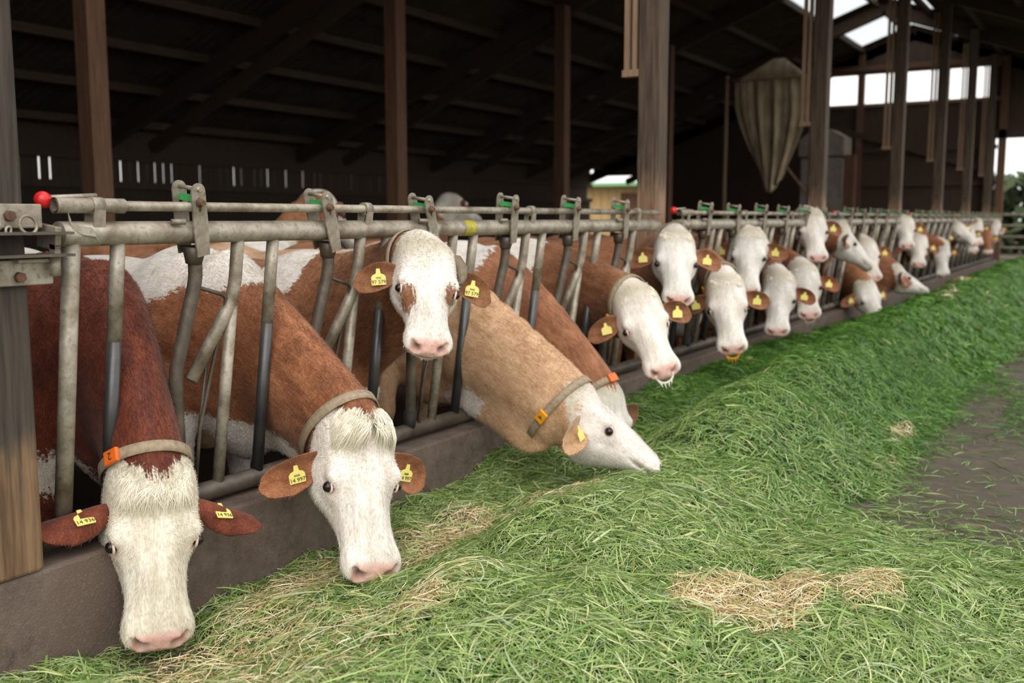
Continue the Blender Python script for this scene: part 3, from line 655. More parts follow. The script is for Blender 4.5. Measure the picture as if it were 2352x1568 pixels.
    for s, eo in ((1, earL), (-1, earR)):
        base = P+(u*.095+v*(-.035)+w*(s*.105))*sc
        dvec = w*s+u*(.12+eo[0])+v*(-.25+eo[1]); nr = u*.5+v*(.85+earN)+np.array([0, 0, -.1])
        ev, eq, ed, en, es = ear_mesh(base, dvec, nr, ear_len*sc, earW*sc)
        AV.append(ev); AQ.append(eq+n0); n0 += len(ev); sl = ((ev-base)@ed)
        lat = (ev-base)@es; AP.append(np.full(len(ev), .1)); inner = np.clip(((ev-base)@en+.015)/.02, 0, 1)
        APk.append(np.zeros(len(ev))); AD.append(.6*np.exp(-((sl-.07*sc)/.06)**2-(lat/.03)**2)*inner); AF.append(np.stack([lat*.6+sl*.5+5, sl*.8, lat], 1)); ears.append((base, ed, en, es))  # shade of the ear hollow painted into the colour
    V = np.concatenate(AV); Q = np.concatenate(AQ); patch = np.concatenate(AP); pink = np.concatenate(APk); dark = np.concatenate(AD); fl = np.concatenate(AF)
    base_loc = Vector((float(B0[0]), float(B0[1]), .03)); Bn = np.array(base_loc)
    root = empty('cow', base_loc); tag(root, label, 'cow', 'cows feeding through the fence')
    me = np_mesh('body', V-Bn, quads=Q, mat=COAT[coat]); fattr(me, 'patch', patch); fattr(me, 'pink', pink); fattr(me, 'dark', dark); Rr = V-P; Us = Rr@u/sc; fattr(me, 'stain', np.clip(np.exp(-((Us-.0)/.06)**2)+.45*np.exp(-((Us-.80*L0)/.05)**2)*((Rr@v) < -.05), 0, 1)*(np.abs(Rr@w) < .17)*(0 if tuft in (1, 2) else 1)); fattr(me, 'flow', fl, 'FLOAT_VECTOR')
    bo = bpy.data.objects.new('body', me); link(bo, root)
    for s in (-1, 1):
        hwv = .131; c = P+(u*.41*L0+v*(-.012)+w*(s*hwv))*sc-Bn
        e = MB().sphere((0, 0, 0), .019*sc, 14, 10).build('eye', M['eye'], root); e.location = c
        if hres < .013:
            lid = MB().tube([Vector(u*(.0205*math.cos(a))+v*(.0185*math.sin(a))+w*(s*(-.004-.003*abs(math.cos(a))))) for a in [2*math.pi*i/16 for i in range(16)]], .0045, 6, closed=True).build('eyelid', M['lid'], root); lid.location = c
    for i, (base, ed, en, es) in enumerate(ears):
        if not tags[i]: continue
        down = es if es[2] < 0 else -es; down = unit(down*.75+np.array([0, 0, -.6])-en*(down@en)*0); down = unit(down-en*(down@en)); x = np.cross(-down, en)
        if i == 1 and False: x = -x
        tn = en*(1 if en@(np.array([0, -2.8, 1.42])-base) > 0 else -1); x = np.cross(-down, tn)
        p = base+ed*(.118*sc)+tn*.02+down*.045-Bn
        t = bpy.data.objects.new('ear_tag', TAG); link(t, root); frame(t, x, -down, tn, p)
        if number:
            if number not in TXT: TXT[number] = text_mesh(number, .021, M['ink']); TXT['bar'] = text_mesh('IIIIIIII', .011, M['ink'])
            for key, dy in ((number, .006), ('bar', .026)):
                to = bpy.data.objects.new('tag_number', TXT[key]); to.location = (0, dy, .002); link(to, t)
    if collar:
        i = collar[0]; c, d, up_, sd_, hv, hw = nframes[i]; c = c+d*collar[1]; n = 40; mb = MB(); vs = []; fs = []
        def dsample(p):
            ix = [np.clip(np.searchsorted(F.ax[m], p[:, m])-1, 0, len(F.ax[m])-2) for m in range(3)]; tt = [np.clip((p[:, m]-F.ax[m][ix[m]])/(F.ax[m][ix[m]+1]-F.ax[m][ix[m]]), 0, 1) for m in range(3)]; o = 0
            for e0 in (0, 1):
                for e1 in (0, 1):
                    for e2 in (0, 1): o = o+F.D[ix[0]+e0, ix[1]+e1, ix[2]+e2]*(tt[0] if e0 else 1-tt[0])*(tt[1] if e1 else 1-tt[1])*(tt[2] if e2 else 1-tt[2])
            return o
        rs = np.arange(.05, .34, .003); rad = []
        for k in range(n):
            a = 2*math.pi*k/n; o = up_*math.sin(a)+sd_*math.cos(a); dv = dsample(c+np.outer(rs, o)); ok = np.where(dv > 0)[0]; rad.append(rs[ok[0]] if len(ok) else .2)
        rad = np.array(rad); rad = np.minimum(rad, 1.35*np.median(rad)); rad = np.convolve(np.concatenate([rad[-3:], rad, rad[:3]]), np.ones(7)/7, 'valid')+.009
        rfun = lambda ang: float(np.interp((ang/(2*math.pi)*n) % n, np.arange(n+1), np.append(rad, rad[0])))
        for k in range(n):
            a = 2*math.pi*k/n; o = up_*math.sin(a)+sd_*math.cos(a)
            for dd, rr in ((-.019, 0), (.019, 0), (.019, .006), (-.019, .006)): vs.append(c+o*(rad[k]+rr)+d*dd-Bn)
        for k in range(n):
            j = (k+1) % n
            for m in range(4): fs.append((k*4+m, j*4+m, j*4+(m+1) % 4, k*4+(m+1) % 4))
        mb.add(vs, fs, True); co = mb.build('collar', M['collar'], root)
        if block:
            txt, mt, ang = block; nrm = unit(up_*math.sin(ang)/hv+sd_*math.cos(ang)/hw); o = (up_*math.sin(ang)+sd_*math.cos(ang))*(rfun(ang)+.010); tn = unit(np.cross(d, nrm))
            b = MB().box((-.03, -.024, -.006), (.03, .024, .010)).build('number_block', M[mt], co); frame(b, tn, d, nrm, c+o-Bn); rounded(b, .004)
            if txt:
                tm = text_mesh(txt, .036, M['ink']); to = bpy.data.objects.new('digit', tm); link(to, b); to.location = (0, -.012, .0105)
    if ring_:
        c = P+(u*1.0*L0+v*(-.055))*sc-Bn; pts = [Vector(c+w*(.05*math.cos(a))+(u*.75-v*.65)*(.048*math.sin(a))) for a in [math.pi*(i/12)-.15 for i in range(14)]]
        mb = MB().tube(pts, .007, 8)
        for i in range(2, 12, 2): mb.tube([pts[i], pts[i]+Vector(u*.03-v*.012+w*(.012*(i-6)/4))], [.005, .002], 6)
        mb.build('nose_ring', M[ring_], root)
    if horn:
        c = P+(u*.03+v*.0+w*(horn*.1))*sc-Bn; pts = [Vector(c+w*(horn*x)+u*y+v*z) for x, y, z in ((0, 0, 0), (.035, .0, .01), (.055, .04, .012), (.055, .085, .012), (.045, .125, .012))]
        MB().tube(pts, [.034, .032, .027, .019, .007], 12).build('horn', M['horn'], root)
    if fur: add_fur(root, V-Bn, Q, patch, pink, dark, fl, P-Bn, u, v, w, fur, COAT[coat])
    if tuft: add_tuft(root, P-Bn, u, v, w, tuft)
    return root
def add_fur(root, V, Q, patch, pink, dark, fl, P, u, v, w, N, mat):
    a, b, c, d = (V[Q[:, i]] for i in range(4)); ar = .5*np.linalg.norm(np.cross(c-a, d-b), axis=1); nr = np.cross(c-a, d-b); nr /= (np.linalg.norm(nr, axis=1)[:, None]+1e-9)
    cen = (a+b+c+d)/4; wgt = ar*((cen-P)@np.array([0, 1, 0.]) < 1.0)*(cen[:, 1]+0 < P[1]+1.0); wgt = wgt*(pink[Q].mean(1) < .3)*(dark[Q].mean(1) < .4)
    k = rng.choice(len(Q), N, p=wgt/wgt.sum()); s, t = rng.random((2, N, 1)); p = (a[k]*(1-s)+b[k]*s)*(1-t)+(d[k]*(1-s)+c[k]*s)*t; n = nr[k]
    f = fl[Q].mean(1)[k]
    dr = np.tile(-np.array([0, 0, 1.])*.6, (N, 1))                      # hair lies down and back over the neck
    hd = f[:, 0] > 2; r = p-P; U = r@u
    rad = r-np.outer(U, u)*0-u*.2; rad = rad/(np.linalg.norm(rad, axis=1)[:, None]+1e-6)
    dr[hd] = (u*.5+rad*.8)[hd]
    dr = dr+rng.normal(0, .28, (N, 3)); dr -= n*np.sum(dr*n, 1)[:, None]; dr /= np.linalg.norm(dr, axis=1)[:, None]+1e-9
    Ln = rng.uniform(.012, .026, N)[:, None]*np.where(hd, .8, 1)[:, None]; wd = np.cross(n, dr)*.0009
    m = p+n*.003+dr*Ln*.5+n*Ln*.10; e = p+dr*Ln+n*Ln*.16
    Vv = np.stack([p-wd, p+wd, m-wd*.8, m+wd*.8, e], 1).reshape(-1, 3); i = np.arange(N)*5
    me = np_mesh('fur', Vv, tris=np.concatenate([np.stack([i+2, i+3, i+4], 1)]), quads=np.stack([i, i+1, i+3, i+2], 1), mat=mat)
    rep = lambda x: np.repeat(x, 5, axis=0)
    fattr(me, 'patch', rep(patch[Q].mean(1)[k])); fattr(me, 'pink', rep(pink[Q].mean(1)[k])); fattr(me, 'dark', rep(dark[Q].mean(1)[k])); fattr(me, 'stain', rep(np.exp(-(((p-P)@u)/.06)**2)*(np.abs((p-P)@w) < .17)))
    fattr(me, 'flow', rep(f+rng.normal(0, .01, (N, 3))), 'FLOAT_VECTOR'); o = bpy.data.objects.new('fur', me); link(o, root)
def head_top(x, uc):
    f = uc/L0; top = np.interp(f, uu, TT); bot = np.interp(f, uu, TB); hw = np.interp(f, uu, TW); c = (top+bot)/2; h = (top-bot)/2
    return c+h*np.maximum(1-np.minimum(np.abs(x)/hw, .999)**2.5, 0)**.4
def add_tuft(root, P, u, v, w, kind):
    N = 5200 if kind < 3 else 1400; T = 6; x0 = rng.uniform(-.1, .1, N); y0 = rng.uniform(-.065, .06 if kind == 1 else .04, N)
    Lh = rng.uniform(.045, .11, N) if kind == 1 else rng.uniform(.06, .115, N) if kind == 2 else rng.uniform(.02, .045, N)
    cl = np.sin(x0*95+3*np.sin(y0*60))                          # locks
    if kind != 2: dx = x0*4.5+.35*cl+rng.normal(0, .32, N); dy = .75+rng.normal(0, .25, N)
    else: dx = np.sign(x0+.01)*(.35+5*np.abs(x0))+.22*cl+rng.normal(0, .14, N); dy = .75+rng.normal(0, .12, N)
    nn = np.hypot(dx, dy); dx /= nn; dy /= nn; lift = rng.uniform(.002, .014, N)+(.020 if kind == 2 else .012)*(1+cl)*.5; rows = []; bend = rng.normal(0, .25, N)
    for i in range(T):
        s = i/(T-1); xx = x0+dx*Lh*s-dy*bend*Lh*s*s*.4; yy = y0+dy*Lh*s+dx*bend*Lh*s*s*.4
        lim = .9*np.interp(yy/L0, uu, TW); xx = lim*np.tanh(xx/lim*1.15)/np.tanh(1.4)
        hgt = head_top(xx, yy)+(.030 if kind == 2 else .014 if kind == 1 else 0)*np.sin(np.pi*(.25+.7*s))*(1-.6*(x0/.1)**2)+lift*np.sin(np.pi*(.15+.75*s))+(.02 if kind == 2 else .008)*np.sin(np.pi*s)*(1 if kind == 2 else .6)
        pt = P+np.outer(yy, u)+np.outer(xx, w)+np.outer(hgt-.002, v)
        ww = .0011 if kind < 3 else .003; wx, wy = -dy*ww*(1-s*.8), dx*ww*(1-s*.8); wd = np.outer(wy, u)+np.outer(wx, w); rows += [pt-wd, pt+wd]
    Vv = np.stack(rows, 1).reshape(-1, 3); b = np.arange(N)*(2*T); q = np.concatenate([np.stack([b+2*i, b+2*i+1, b+2*i+3, b+2*i+2], 1) for i in range(T-1)])
    me = np_mesh('forelock', Vv, quads=q, mat=M['cream_hair']); fattr(me, 'tone', np.repeat(np.clip(.55+.25*cl+rng.normal(0, .18, N), 0, 1), 2*T)); o = bpy.data.objects.new('forelock', me); link(o, root)
CAMDIR = lambda p: unit(np.array([0, -2.8, 1.42])-np.array(p))
near = dict(res=.026, hres=.008)
far = dict(res=.035, hres=.016)
vfar = dict(res=.05, hres=.022)
# 1: dark red cow, head straight down, nearest
cow('dark red cow at the left edge, cream face lowered, orange number on its collar', (2.13, -.09, .565), (1.985, -.285, .09), (-.45, -.85, .35), 2.31, 'darkred', scale=1.03, tuft=1, collar=(11, -.055), block=('2', 'orange', .8),
    number='14 936', fur=27000, earL=(.1, .5), earR=(.1, .0), earN=-1.7, ear_len=.26, earW=.064, bpatch=[((.9, 0, .5), (.9, .5, .2), -1)], **near)
# 2: red and white cow with the tag 14 997
cow('red and white cow with cream forelock, head lowered beside the concrete kerb', (2.843, -.36, .627), (2.664, -.608, .206), (-.30, -.85, .45), 2.94, 'red', scale=1.07, tuft=2, collar=(11, -.05), number='14 997', fur=23000,
    earL=(.15, -.15), earR=(.1, -.1), ear_len=.24, earW=.066, bpatch=[((.85, 0, 1.3), (.85, .6, .38), -1), ((.05, 0, 1.3), (.3, .3, .2), -1), ((.9, -.33, 1.0), (.1, .2, .13), 1), ((.5, 0, .45), (.9, .5, .2), -1)], **near)
# 3: head up, facing the camera
cow('brown cow looking straight at the camera, white face with tan patches under both eyes', (3.394, -.30, 1.265), (3.107, -.527, .897), (-.55, -.7, .5), 3.62, 'brown', scale=.91, number='97 579', fur=20000, horn=-1, collar=(11, -.06), block=None,
    hpatch=[((.52, -.005, .1), (.075, .06, .035), 1), ((.46, -.005, -.1), (.05, .06, .035), 1), ((.15, -.08, .12), (.06, .06, .03), 1)], bpatch=[((.32, 0, 1.22), (.17, .4, .25), -1), ((.0, 0, .5), (.3, .4, .16), -1)], earL=(.05, .1), earR=(.0, .1), **near)
# 4: tan cow in profile
cow('tan cow stretching its neck out, white head in profile nosing the grass', (4.10, -.61, .575), (4.30, -.985, .29), (.25, -.4, .8), 4.30, 'tan', collar=(12, -.035), block=('4', 'amber', -.55), fur=16000, tags=(1, 1), earL=(-.25, -.2), earR=(-.2, -.1), dewlap=1.5,
    scale=1.04, bpatch=[((-.38, 0, .50), (.25, .2, .15), -1)], hpatch=[((.12, -.17, 0), (.07, .1, .2), 1), ((.08, -.03, -.09), (.05, .06, .05), 1), ((.08, -.03, .09), (.05, .06, .05), 1)], **near)
# 5: chestnut cow behind the tan one, face hidden in the grass
cow('chestnut cow mostly hidden behind the tan cow, only neck and red ear showing', (4.95, -.36, .44), (4.86, -.58, .0), (-.3, -.8, .4), 4.98, 'chestnut', collar=(11, -.03), block=('', 'orange', 1.6), tags=(0, 0), bpatch=[((.6, 0, 1.2), (.6, .5, .3), -1), ((.2, 0, .98), (.2, .5, .16), -1)], res=.034, hres=.016)
# 6
cow('white faced cow with a white spiked nose ring, head low behind the tan cow', (5.40, -.35, .947), (5.20, -.615, .60), (-.75, -.5, .45), 5.66, 'brown', tuft=3, ring_='white_paint', collar=(11, -.05), block=('', 'amber', -.2), earL=(0, .05), earR=(0, .05), res=.03, hres=.012,
    bpatch=[((.2, 0, 1.2), (.16, .5, .3), -1), ((0, 0, .55), (.3, .4, .2), -1)])
# 7
cow('white faced cow with head raised beside the thick front post, brown ears spread wide', (6.475, -.15, 1.265), (6.154, -.32, .894), (-.75, -.45, .5), 7.13, 'chestnut', tuft=3, earL=(0, .1), earR=(0, .1), collar=(11, -.06), res=.032, hres=.013)
# 9
cow('pale faced cow with a yellow spiked nose ring, head just above the grass', (6.947, -.35, .951), (6.73, -.50, .505), (-.8, -.35, .4), 7.81, 'brown', tuft=3, ring_='amber', collar=(11, -.06), block=('', 'amber', -.2), earL=(0, .0), earR=(0, .0), res=.028, hres=.012, bpatch=[((0, 0, .5), (.3, .4, .2), -1)])
# 8
cow('grey-white faced cow with raised head behind the yellow-ringed cow', (8.156, -.12, 1.276), (7.915, -.195, .821), (-.85, -.3, .4), 8.49, 'chestnut', tuft=3, earL=(0, .1), earR=(0, .1), res=.028, hres=.013)
cow('cow with a plain white face pressed down to the grass, right of the yellow-ringed cow', (8.623, -.25, .892), (8.336, -.331, .467), (-.85, -.3, .4), 9.17, 'grey', tuft=3, res=.03, hres=.014)
cow('white faced cow with a pale nose ring and brown ear flopped over its cheek', (9.378, -.25, .927), (9.046, -.413, .561), (-.85, -.3, .45), 9.85, 'grey', tuft=3, ring_='collar', res=.03, hres=.014, hpatch=[((.5, -.03, .1), (.07, .05, .05), 1)])
cow('cow holding its white head highest, above the fence rail next to the second front post', (10.095, -.10, 1.442), (9.811, -.274, 1.043), (-.8, -.4, .5), 10.53, 'brown', tuft=3, res=.03, hres=.014)
cow('white headed cow in profile facing right, muzzle over the trough', (10.644, -.25, 1.30), (10.80, -.60, .93), (.3, -.5, .75), 11.69, 'chestnut', tags=(0, 1), res=.03, hres=.014)
cow('white faced cow looking out just behind the profile cow', (12.6, -.10, 1.105), (12.31, -.29, .715), (-.85, -.3, .45), 13.05, 'red', **far)
cow('white cow with brown cheek feeding below the profile cow', (12.0, -.25, .64), (11.85, -.50, .25), (-.6, -.6, .4), 12.37, 'chestnut', hpatch=[((.3, -.1, .1), (.08, .08, .06), 1)], **far)
cow('brown cheeked cow with its muzzle in the grass heap, facing right', (13.63, -.25, .74), (13.75, -.64, .52), (.3, -.3, .8), 13.73, 'chestnut', hpatch=[((.3, -.08, .1), (.12, .1, .06), 1), ((.3, -.08, -.1), (.12, .1, .06), 1)], **far)
cow('far white faced cow with raised head under the window band post', (15.03, -.10, 1.389), (14.66, -.233, 1.049), (-.85, -.3, .45), 15.09, 'red', **far)
cow('far pale cow just right of and below the raised white head', (15.65, -.20, 1.134), (15.292, -.289, .767), (-.85, -.3, .45), 16.25, 'brown', **far)
cow('far cow with a white blaze and brown cheek patch, head down', (17.112, -.30, 1.008), (17.0, -.392, .50), (-.85, -.4, .3), 16.93, 'grey', hpatch=[((.3, -.05, .1), (.08, .1, .06), 1)], **far)
cow('far cow with a rounded white head turned right, yellow tag on its muzzle side', (20.17, -.10, 1.26), (20.0, -.5, .98), (-.6, -.2, .75), 20.81, 'red', **vfar)
cow('far white cow with brown eye patch left of the last raised head', (21.6, -.10, 1.20), (21.4, -.3, .75), (-.85, -.3, .4), 21.49, 'chestnut', hpatch=[((.35, -.02, .1), (.08, .08, .06), 1)], **vfar)
cow('very far white head raised above the fence rail', (23.0, -.10, 1.34), (22.8, -.206, .88), (-.85, -.3, .4), 22.85, 'brown', **vfar)
cow('very far brown cow between two bright white heads', (24.9, -.10, 1.1), (24.7, -.2, .66), (-.85, -.3, .4), 25.37, 'red', hpatch=[((.3, 0, 0), (.3, .3, .3), 1)], **vfar)
cow('most distant white cow at the right end of the row', (26.6, -.10, 1.31), (26.3, -.15, .89), (-.85, -.3, .4), 26.73, 'grey', **vfar)
# two cows loose in the stall behind
r = cow('loose brown and white cow walking in the dark stall behind the second lock lever', (6.30, 2.95, 1.58), (6.62, 2.85, 1.25), (.6, 0, .8), 5.95, 'brown', body=(-1, .05), chestY=3.0, wz=1.36, tags=(0, 0), bpatch=[((.4, 0, 1.2), (.4, .5, .3), -1)], **far)
r = cow('loose white headed cow in the stall looking right, seen above the rail', (11.15, 5.0, 1.68), (11.55, 4.80, 1.41), (.5, -.1, .85), 10.8, 'red', body=(-1, .1), chestY=5.1, wz=1.3, hpatch=[((.3, 0, 0), (.5, .4, .4), -1)], tags=(0, 1), **far)
# ------------------------------------------------------------------ cut grass windrow, straw
def vnoise(x, y, s, seed=0):
    r = np.random.default_rng(seed+100).random((64, 64)); X = x*s+seed*3.7; Y = y*s+seed*1.3; i = np.floor(X).astype(int); j = np.floor(Y).astype(int); a = X-i; b = Y-j; a = a*a*(3-2*a); b = b*b*(3-2*b)
    g_ = lambda p, q: r[p % 64, q % 64]
    return (g_(i, j)*(1-a)+g_(i+1, j)*a)*(1-b)+(g_(i, j+1)*(1-a)+g_(i+1, j+1)*a)*b-.5
def H(x, y):
    A = np.interp(x, [1.2, 2.2, 3, 3.8, 4.4, 4.8, 5.5, 7, 10, 20, 28], [.10, .13, .16, .21, .25, .36, .48, .50, .52, .56, .56])
    yc = -1.02+.10*vnoise(x, 0*x, .9, 5); d = y-yc
    wo = np.interp(x, [2, 4, 6, 12], [.75, .58, .50, .5]); wi = np.interp(x, [2, 4, 6], [.5, .36, .34])
    m = A*np.exp(-np.where(d > 0, np.abs(d/wi)**2.2, np.abs(d/wo)**2.4))
    base = np.interp(x, [1.2, 2.3, 2.7, 3.2, 4.0, 4.6, 5.2, 8, 10, 12], [.05, .05, .10, .14, .16, .24, .34, .36, .30, .22])*np.exp(-(np.minimum(y+.15, 0)/.5)**2)*np.interp(y, [-.4, -.05], [1, .9])
    spread = np.interp(x, [1.5, 2.2, 3.6, 4.4, 5], [.05, .07, .07, .02, .0])*np.clip((y+3.0)/.3, 0, 1)*np.clip((-.6-y)/.4, 0, 1)
    lump = .13*np.exp(-((x-3.3)/.5)**2-((y+2.15)/.33)**2)+.05*np.exp(-((x-2.5)/.4)**2-((y+1.5)/.4)**2)
    h = m+base*.9+spread+lump
    cov = np.clip(h/.06, 0, 1)
    h = h+cov*(.10*vnoise(x, y, 2.1, 1)+.055*vnoise(x, y, 5.5, 2)+.03*vnoise(x, y, 12, 3))
    return np.maximum(h, -.02)
gx = np.concatenate([np.linspace(.6, 6, 150), np.linspace(6.05, 28, 190)]); gy = np.linspace(-3.1, -.055, 90)
GX, GY = np.meshgrid(gx, gy, indexing='ij'); GZ = H(GX, GY)-.028; nX, nY = GX.shape
ii = np.arange(nX*nY).reshape(nX, nY); hq = np.stack([ii[:-1, :-1], ii[1:, :-1], ii[1:, 1:], ii[:-1, 1:]], -1).reshape(-1, 4)
def heapmat():
    t = NT('heap_core'); n = t.noise(t.obj(), 30, 6, .7); t.col(t.ramp(n, [(.3, sr(30,48,16)), (.7, sr(60,88,32))])); t.rough(.9); t.bump(n, 1, .03); return t.m  # dark core colour stands in for the shade between blades
def blademat(name, rough=.42, trans=.3):
    t = NT(name); c = t.attr('col', 'Color'); t.col(c); t.rough(rough); t.b.inputs['Specular IOR Level'].default_value = .5
    tr = t.n('ShaderNodeBsdfTranslucent'); t.l(c, tr.inputs[0]); mx = t.n('ShaderNodeMixShader'); mx.inputs[0].default_value = trans
    t.l(t.b.outputs[0], mx.inputs[1]); t.l(tr.outputs[0], mx.inputs[2]); t.l(mx.outputs[0], t.t.nodes['Material Output'].inputs[0]); return t.m
M['blade'] = blademat('cut_grass_blade'); M['straw'] = blademat('straw_stalk', .6, .15)
STRAW = [(3.05, -1.72, .17, .14, 1), (3.2, -1.9, .26, .12, 1), (3.45, -2.12, .20, .09, 1), (3.25, -1.75, .14, .08, 1), (3.36, -.48, .20, .10, .8), (2.42, -.98, .16, .10, .6), (2.52, -.27, .28, .10, .75), (2.85, -.32, .14, .08, .6), (3.0, -.45, .2, .12, .4),
         (2.0, -.55, .3, .2, .25), (6.55, -1.68, .28, .06, .8), (3.7, -.85, .25, .1, .35), (14.6, -.85, 1.2, .16, .7), (12.6, -1.05, .7, .12, .45), (5.7, -1.75, .15, .05, .5), (2.1, -.5, .35, .22, .35), (1.9, -.75, .4, .3, .25), (2.2, -.9, .3, .2, .2), (2.75, -.33, .5, .16, .45), (3.2, -.45, .4, .14, .5), (2.55, -.95, .3, .12, .3), (3.6, -.7, .3, .1, .3)]
def strawness(x, y):
    s = np.zeros_like(x)
    for cx_, cy_, rx, ry, k in STRAW:
        d = ((x-cx_)/rx)**2+((y-cy_)/ry)**2; s = np.maximum(s, k*np.clip(1.5-d, 0, 1))
    return s
def nrm_at(x, y, e=.02):
    dx = (H(x+e, y)-H(x-e, y))/(2*e); dy = (H(x, y+e)-H(x, y-e))/(2*e); n = np.stack([-dx, -dy, np.ones_like(x)], 1); return n/np.linalg.norm(n, axis=1)[:, None]
def blades(x, y, L, Wd, lift, tilt, cols, segs, name, mat, curl=.22):
    N = len(x); n = nrm_at(x, y); z = H(x, y); th = rng.uniform(0, 2*np.pi, N)
    d = np.stack([np.cos(th), np.sin(th), np.zeros(N)], 1); d -= n*np.sum(d*n, 1)[:, None]; d /= np.linalg.norm(d, axis=1)[:, None]
    d2 = d*np.cos(tilt)[:, None]+n*np.sin(tilt)[:, None]; sd_ = np.cross(n, d); roll = rng.normal(0, .6, N); sd_ = sd_*np.cos(roll)[:, None]+np.cross(d2, sd_)*np.sin(roll)[:, None]
    b = np.stack([x, y, z], 1)+n*(lift-.022)[:, None]-d2*(L*.5*np.cos(tilt))[:, None]
    cv = rng.normal(0, curl, N); cs = rng.normal(0, curl*.8, N); rows = []
    for i in range(segs+1):
        s = i/segs; p = b+d2*(L*s)[:, None]-n*(L*np.maximum(tilt, .1)*.7*s*s)[:, None]+np.cross(d2, n)*(L*cs*s*(s-.2)*.6)[:, None]+n*(L*cv*.35*s*(1-s))[:, None]
        w = Wd*(1-.75*s**2.2)*(1 if i else .6)
        rows += [p-sd_*w[:, None]*.5, p+sd_*w[:, None]*.5]
    V = np.stack(rows, 1).reshape(-1, 3); k = 2*(segs+1); o = np.arange(N)*k
    q = np.concatenate([np.stack([o+2*i, o+2*i+1, o+2*i+3, o+2*i+2], 1) for i in range(segs)])
    me = np_mesh(name, V, quads=q, mat=mat, smooth=True); fattr(me, 'col', np.repeat(np.concatenate([cols, np.ones((N, 1))], 1), k, axis=0), 'FLOAT_COLOR'); return me
PAL = np.array([sr(186,202,136)[:3], sr(168,190,116)[:3], sr(144,172,92)[:3], sr(114,150,72)[:3], sr(184,200,156)[:3], sr(84,122,56)[:3], sr(212,214,158)[:3]])
PALF = np.array([sr(118,158,62)[:3], sr(92,142,50)[:3], sr(78,128,42)[:3], sr(60,108,34)[:3], sr(104,150,66)[:3], sr(46,88,28)[:3], sr(140,160,76)[:3]])  # far grass: dimmer light under the roof put into darker greens
SPAL = np.array([sr(240,222,178)[:3], sr(228,202,152)[:3], sr(248,238,212)[:3], sr(206,176,126)[:3], sr(172,138,90)[:3]])
def gcol(x, y, pal, w):
    N = len(x); i = rng.choice(len(PAL), N, p=w); k = np.clip((x-3.6+rng.normal(0, .5, N))/3.2, 0, 1)[:, None]; return (PAL[i]*(1-k)+PALF[i]*k)*rng.uniform(.8, 1.2, (N, 1))  # blends into the shaded far palette along the row
def sample(n, x0, x1, y0, y1, dens=None):
    x = rng.uniform(x0, x1, n); y = rng.uniform(y0, y1, n); h = H(x, y); p = np.clip((h+.0)/.05, .0, 1)
    if dens is not None: p = np.maximum(p, dens(x, y))
    k = rng.random(n) < p; return x[k], y[k]
scat = lambda x, y: np.clip(.10+.9*np.clip(vnoise(x, y*2.2, 1.5, 8)*1.6+.05, 0, 1), 0, 1)*np.where(y > -3.1, 1, 0)
GW = [.17, .22, .21, .13, .13, .06, .08]; FW = [.16, .22, .22, .16, .12, .08, .04]
heap = empty('cut_grass_windrow', (0, 0, 0)); tag(heap, 'long heap of freshly cut green grass along the feed fence', 'grass', kind='stuff')
hm = np_mesh('heap_core', np.stack([GX, GY, GZ], -1).reshape(-1, 3), quads=hq, mat=heapmat()); o = bpy.data.objects.new('heap_core', hm); link(o, heap); tag(o, kind='stuff')
def gput(me): o = bpy.data.objects.new(me.name, me); link(o, heap); tag(o, kind='stuff'); return o
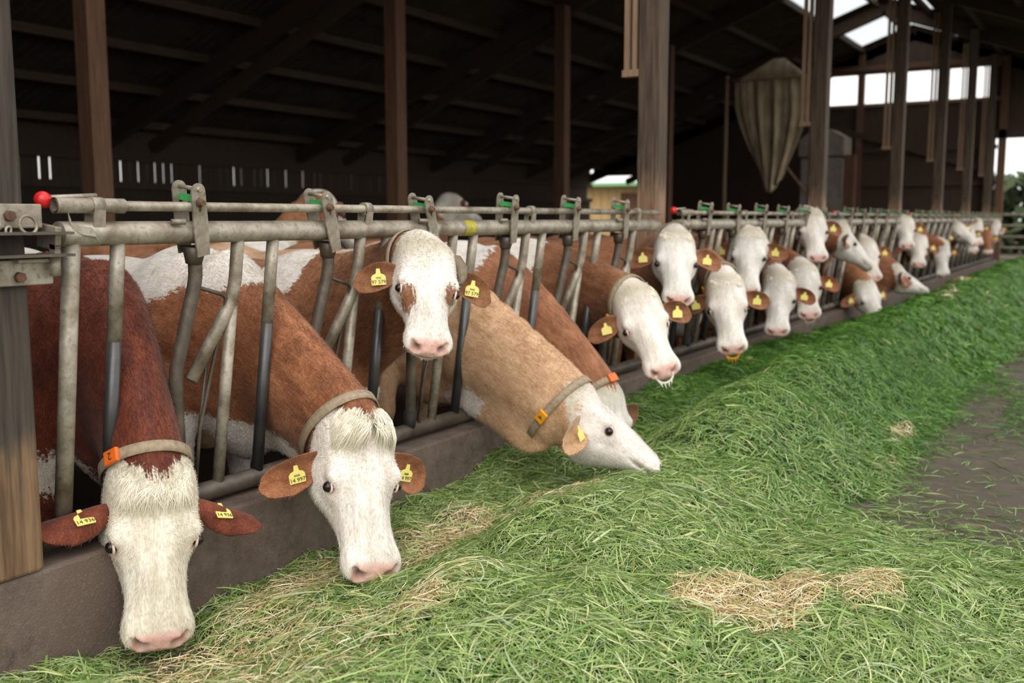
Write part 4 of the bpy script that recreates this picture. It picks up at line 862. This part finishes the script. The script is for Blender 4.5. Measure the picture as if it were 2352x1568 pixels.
# near grass
x, y = sample(172000, 1.0, 4.6, -3.0, -.06, scat); s = strawness(x, y); k = rng.random(len(x)) > s*.93; x, y = x[k], y[k]; N = len(x)
gput(blades(x, y, rng.uniform(.025, .075, N)*rng.choice([1, 1.0, 1.5], N), rng.uniform(.0022, .0056, N), rng.uniform(.0, .045, N), np.abs(rng.normal(0, .22, N)), gcol(x, y, PAL, GW), 2, 'grass_blades', M['blade']))
x, y = sample(6000, 1.0, 4.6, -3.0, -.06); N = len(x)
gput(blades(x, y, rng.uniform(.10, .2, N), rng.uniform(.004, .009, N), rng.uniform(.025, .055, N), np.abs(rng.normal(.1, .3, N)), gcol(x, y, PAL, GW), 4, 'long_grass_blades', M['blade'], .35))
# middle and far grass
x, y = sample(85000, 4.5, 9.5, -2.9, -.06, lambda x, y: .7*scat(x, y)); s = strawness(x, y); k = rng.random(len(x)) > s*.9; x, y = x[k], y[k]; N = len(x)
gput(blades(x, y, rng.uniform(.05, .14, N), rng.uniform(.004, .008, N), rng.uniform(.0, .05, N), np.abs(rng.normal(0, .3, N)), gcol(x, y, PALF, FW), 2, 'grass_blades', M['blade']))
x, y = sample(80000, 9.3, 28, -2.2, -.06, lambda x, y: .3*scat(x, y)); s = strawness(x, y); k = rng.random(len(x)) > s*.9; x, y = x[k], y[k]; N = len(x)
gput(blades(x, y, rng.uniform(.10, .25, N), rng.uniform(.010, .020, N), rng.uniform(.0, .06, N), np.abs(rng.normal(.05, .3, N)), gcol(x, y, PALF, FW), 2, 'grass_blades', M['blade']))
# straw
def straw(n, x0, x1, y0, y1, L, Wd, base=.0):
    x = rng.uniform(x0, x1, n); y = rng.uniform(y0, y1, n); k = rng.random(n) < np.maximum(strawness(x, y), base*(H(x, y) > .03)); x, y = x[k], y[k]; N = len(x); c = SPAL[rng.choice(5, N, p=[.28, .27, .2, .15, .1])]*rng.uniform(.85, 1.1, (N, 1))
    return blades(x, y, rng.uniform(*L, N), rng.uniform(*Wd, N), rng.uniform(.015, .055, N), np.abs(rng.normal(.05, .25, N)), c, 2, 'straw_stalks', M['straw'], .15)
st = empty('straw_scatter', (0, 0, 0)); tag(st, 'pale yellow straw lying in patches on the grass heap', 'straw', kind='stuff')
for me in (straw(150000, 1.2, 4.5, -2.9, -.06, (.03, .10), (.002, .0045), .006), straw(40000, 4.5, 9, -2.6, -.06, (.04, .12), (.003, .007), .006), straw(30000, 9, 20, -2, -.1, (.1, .25), (.01, .02), .004)):
    o = bpy.data.objects.new('straw_stalks', me); link(o, st); tag(o, kind='stuff')
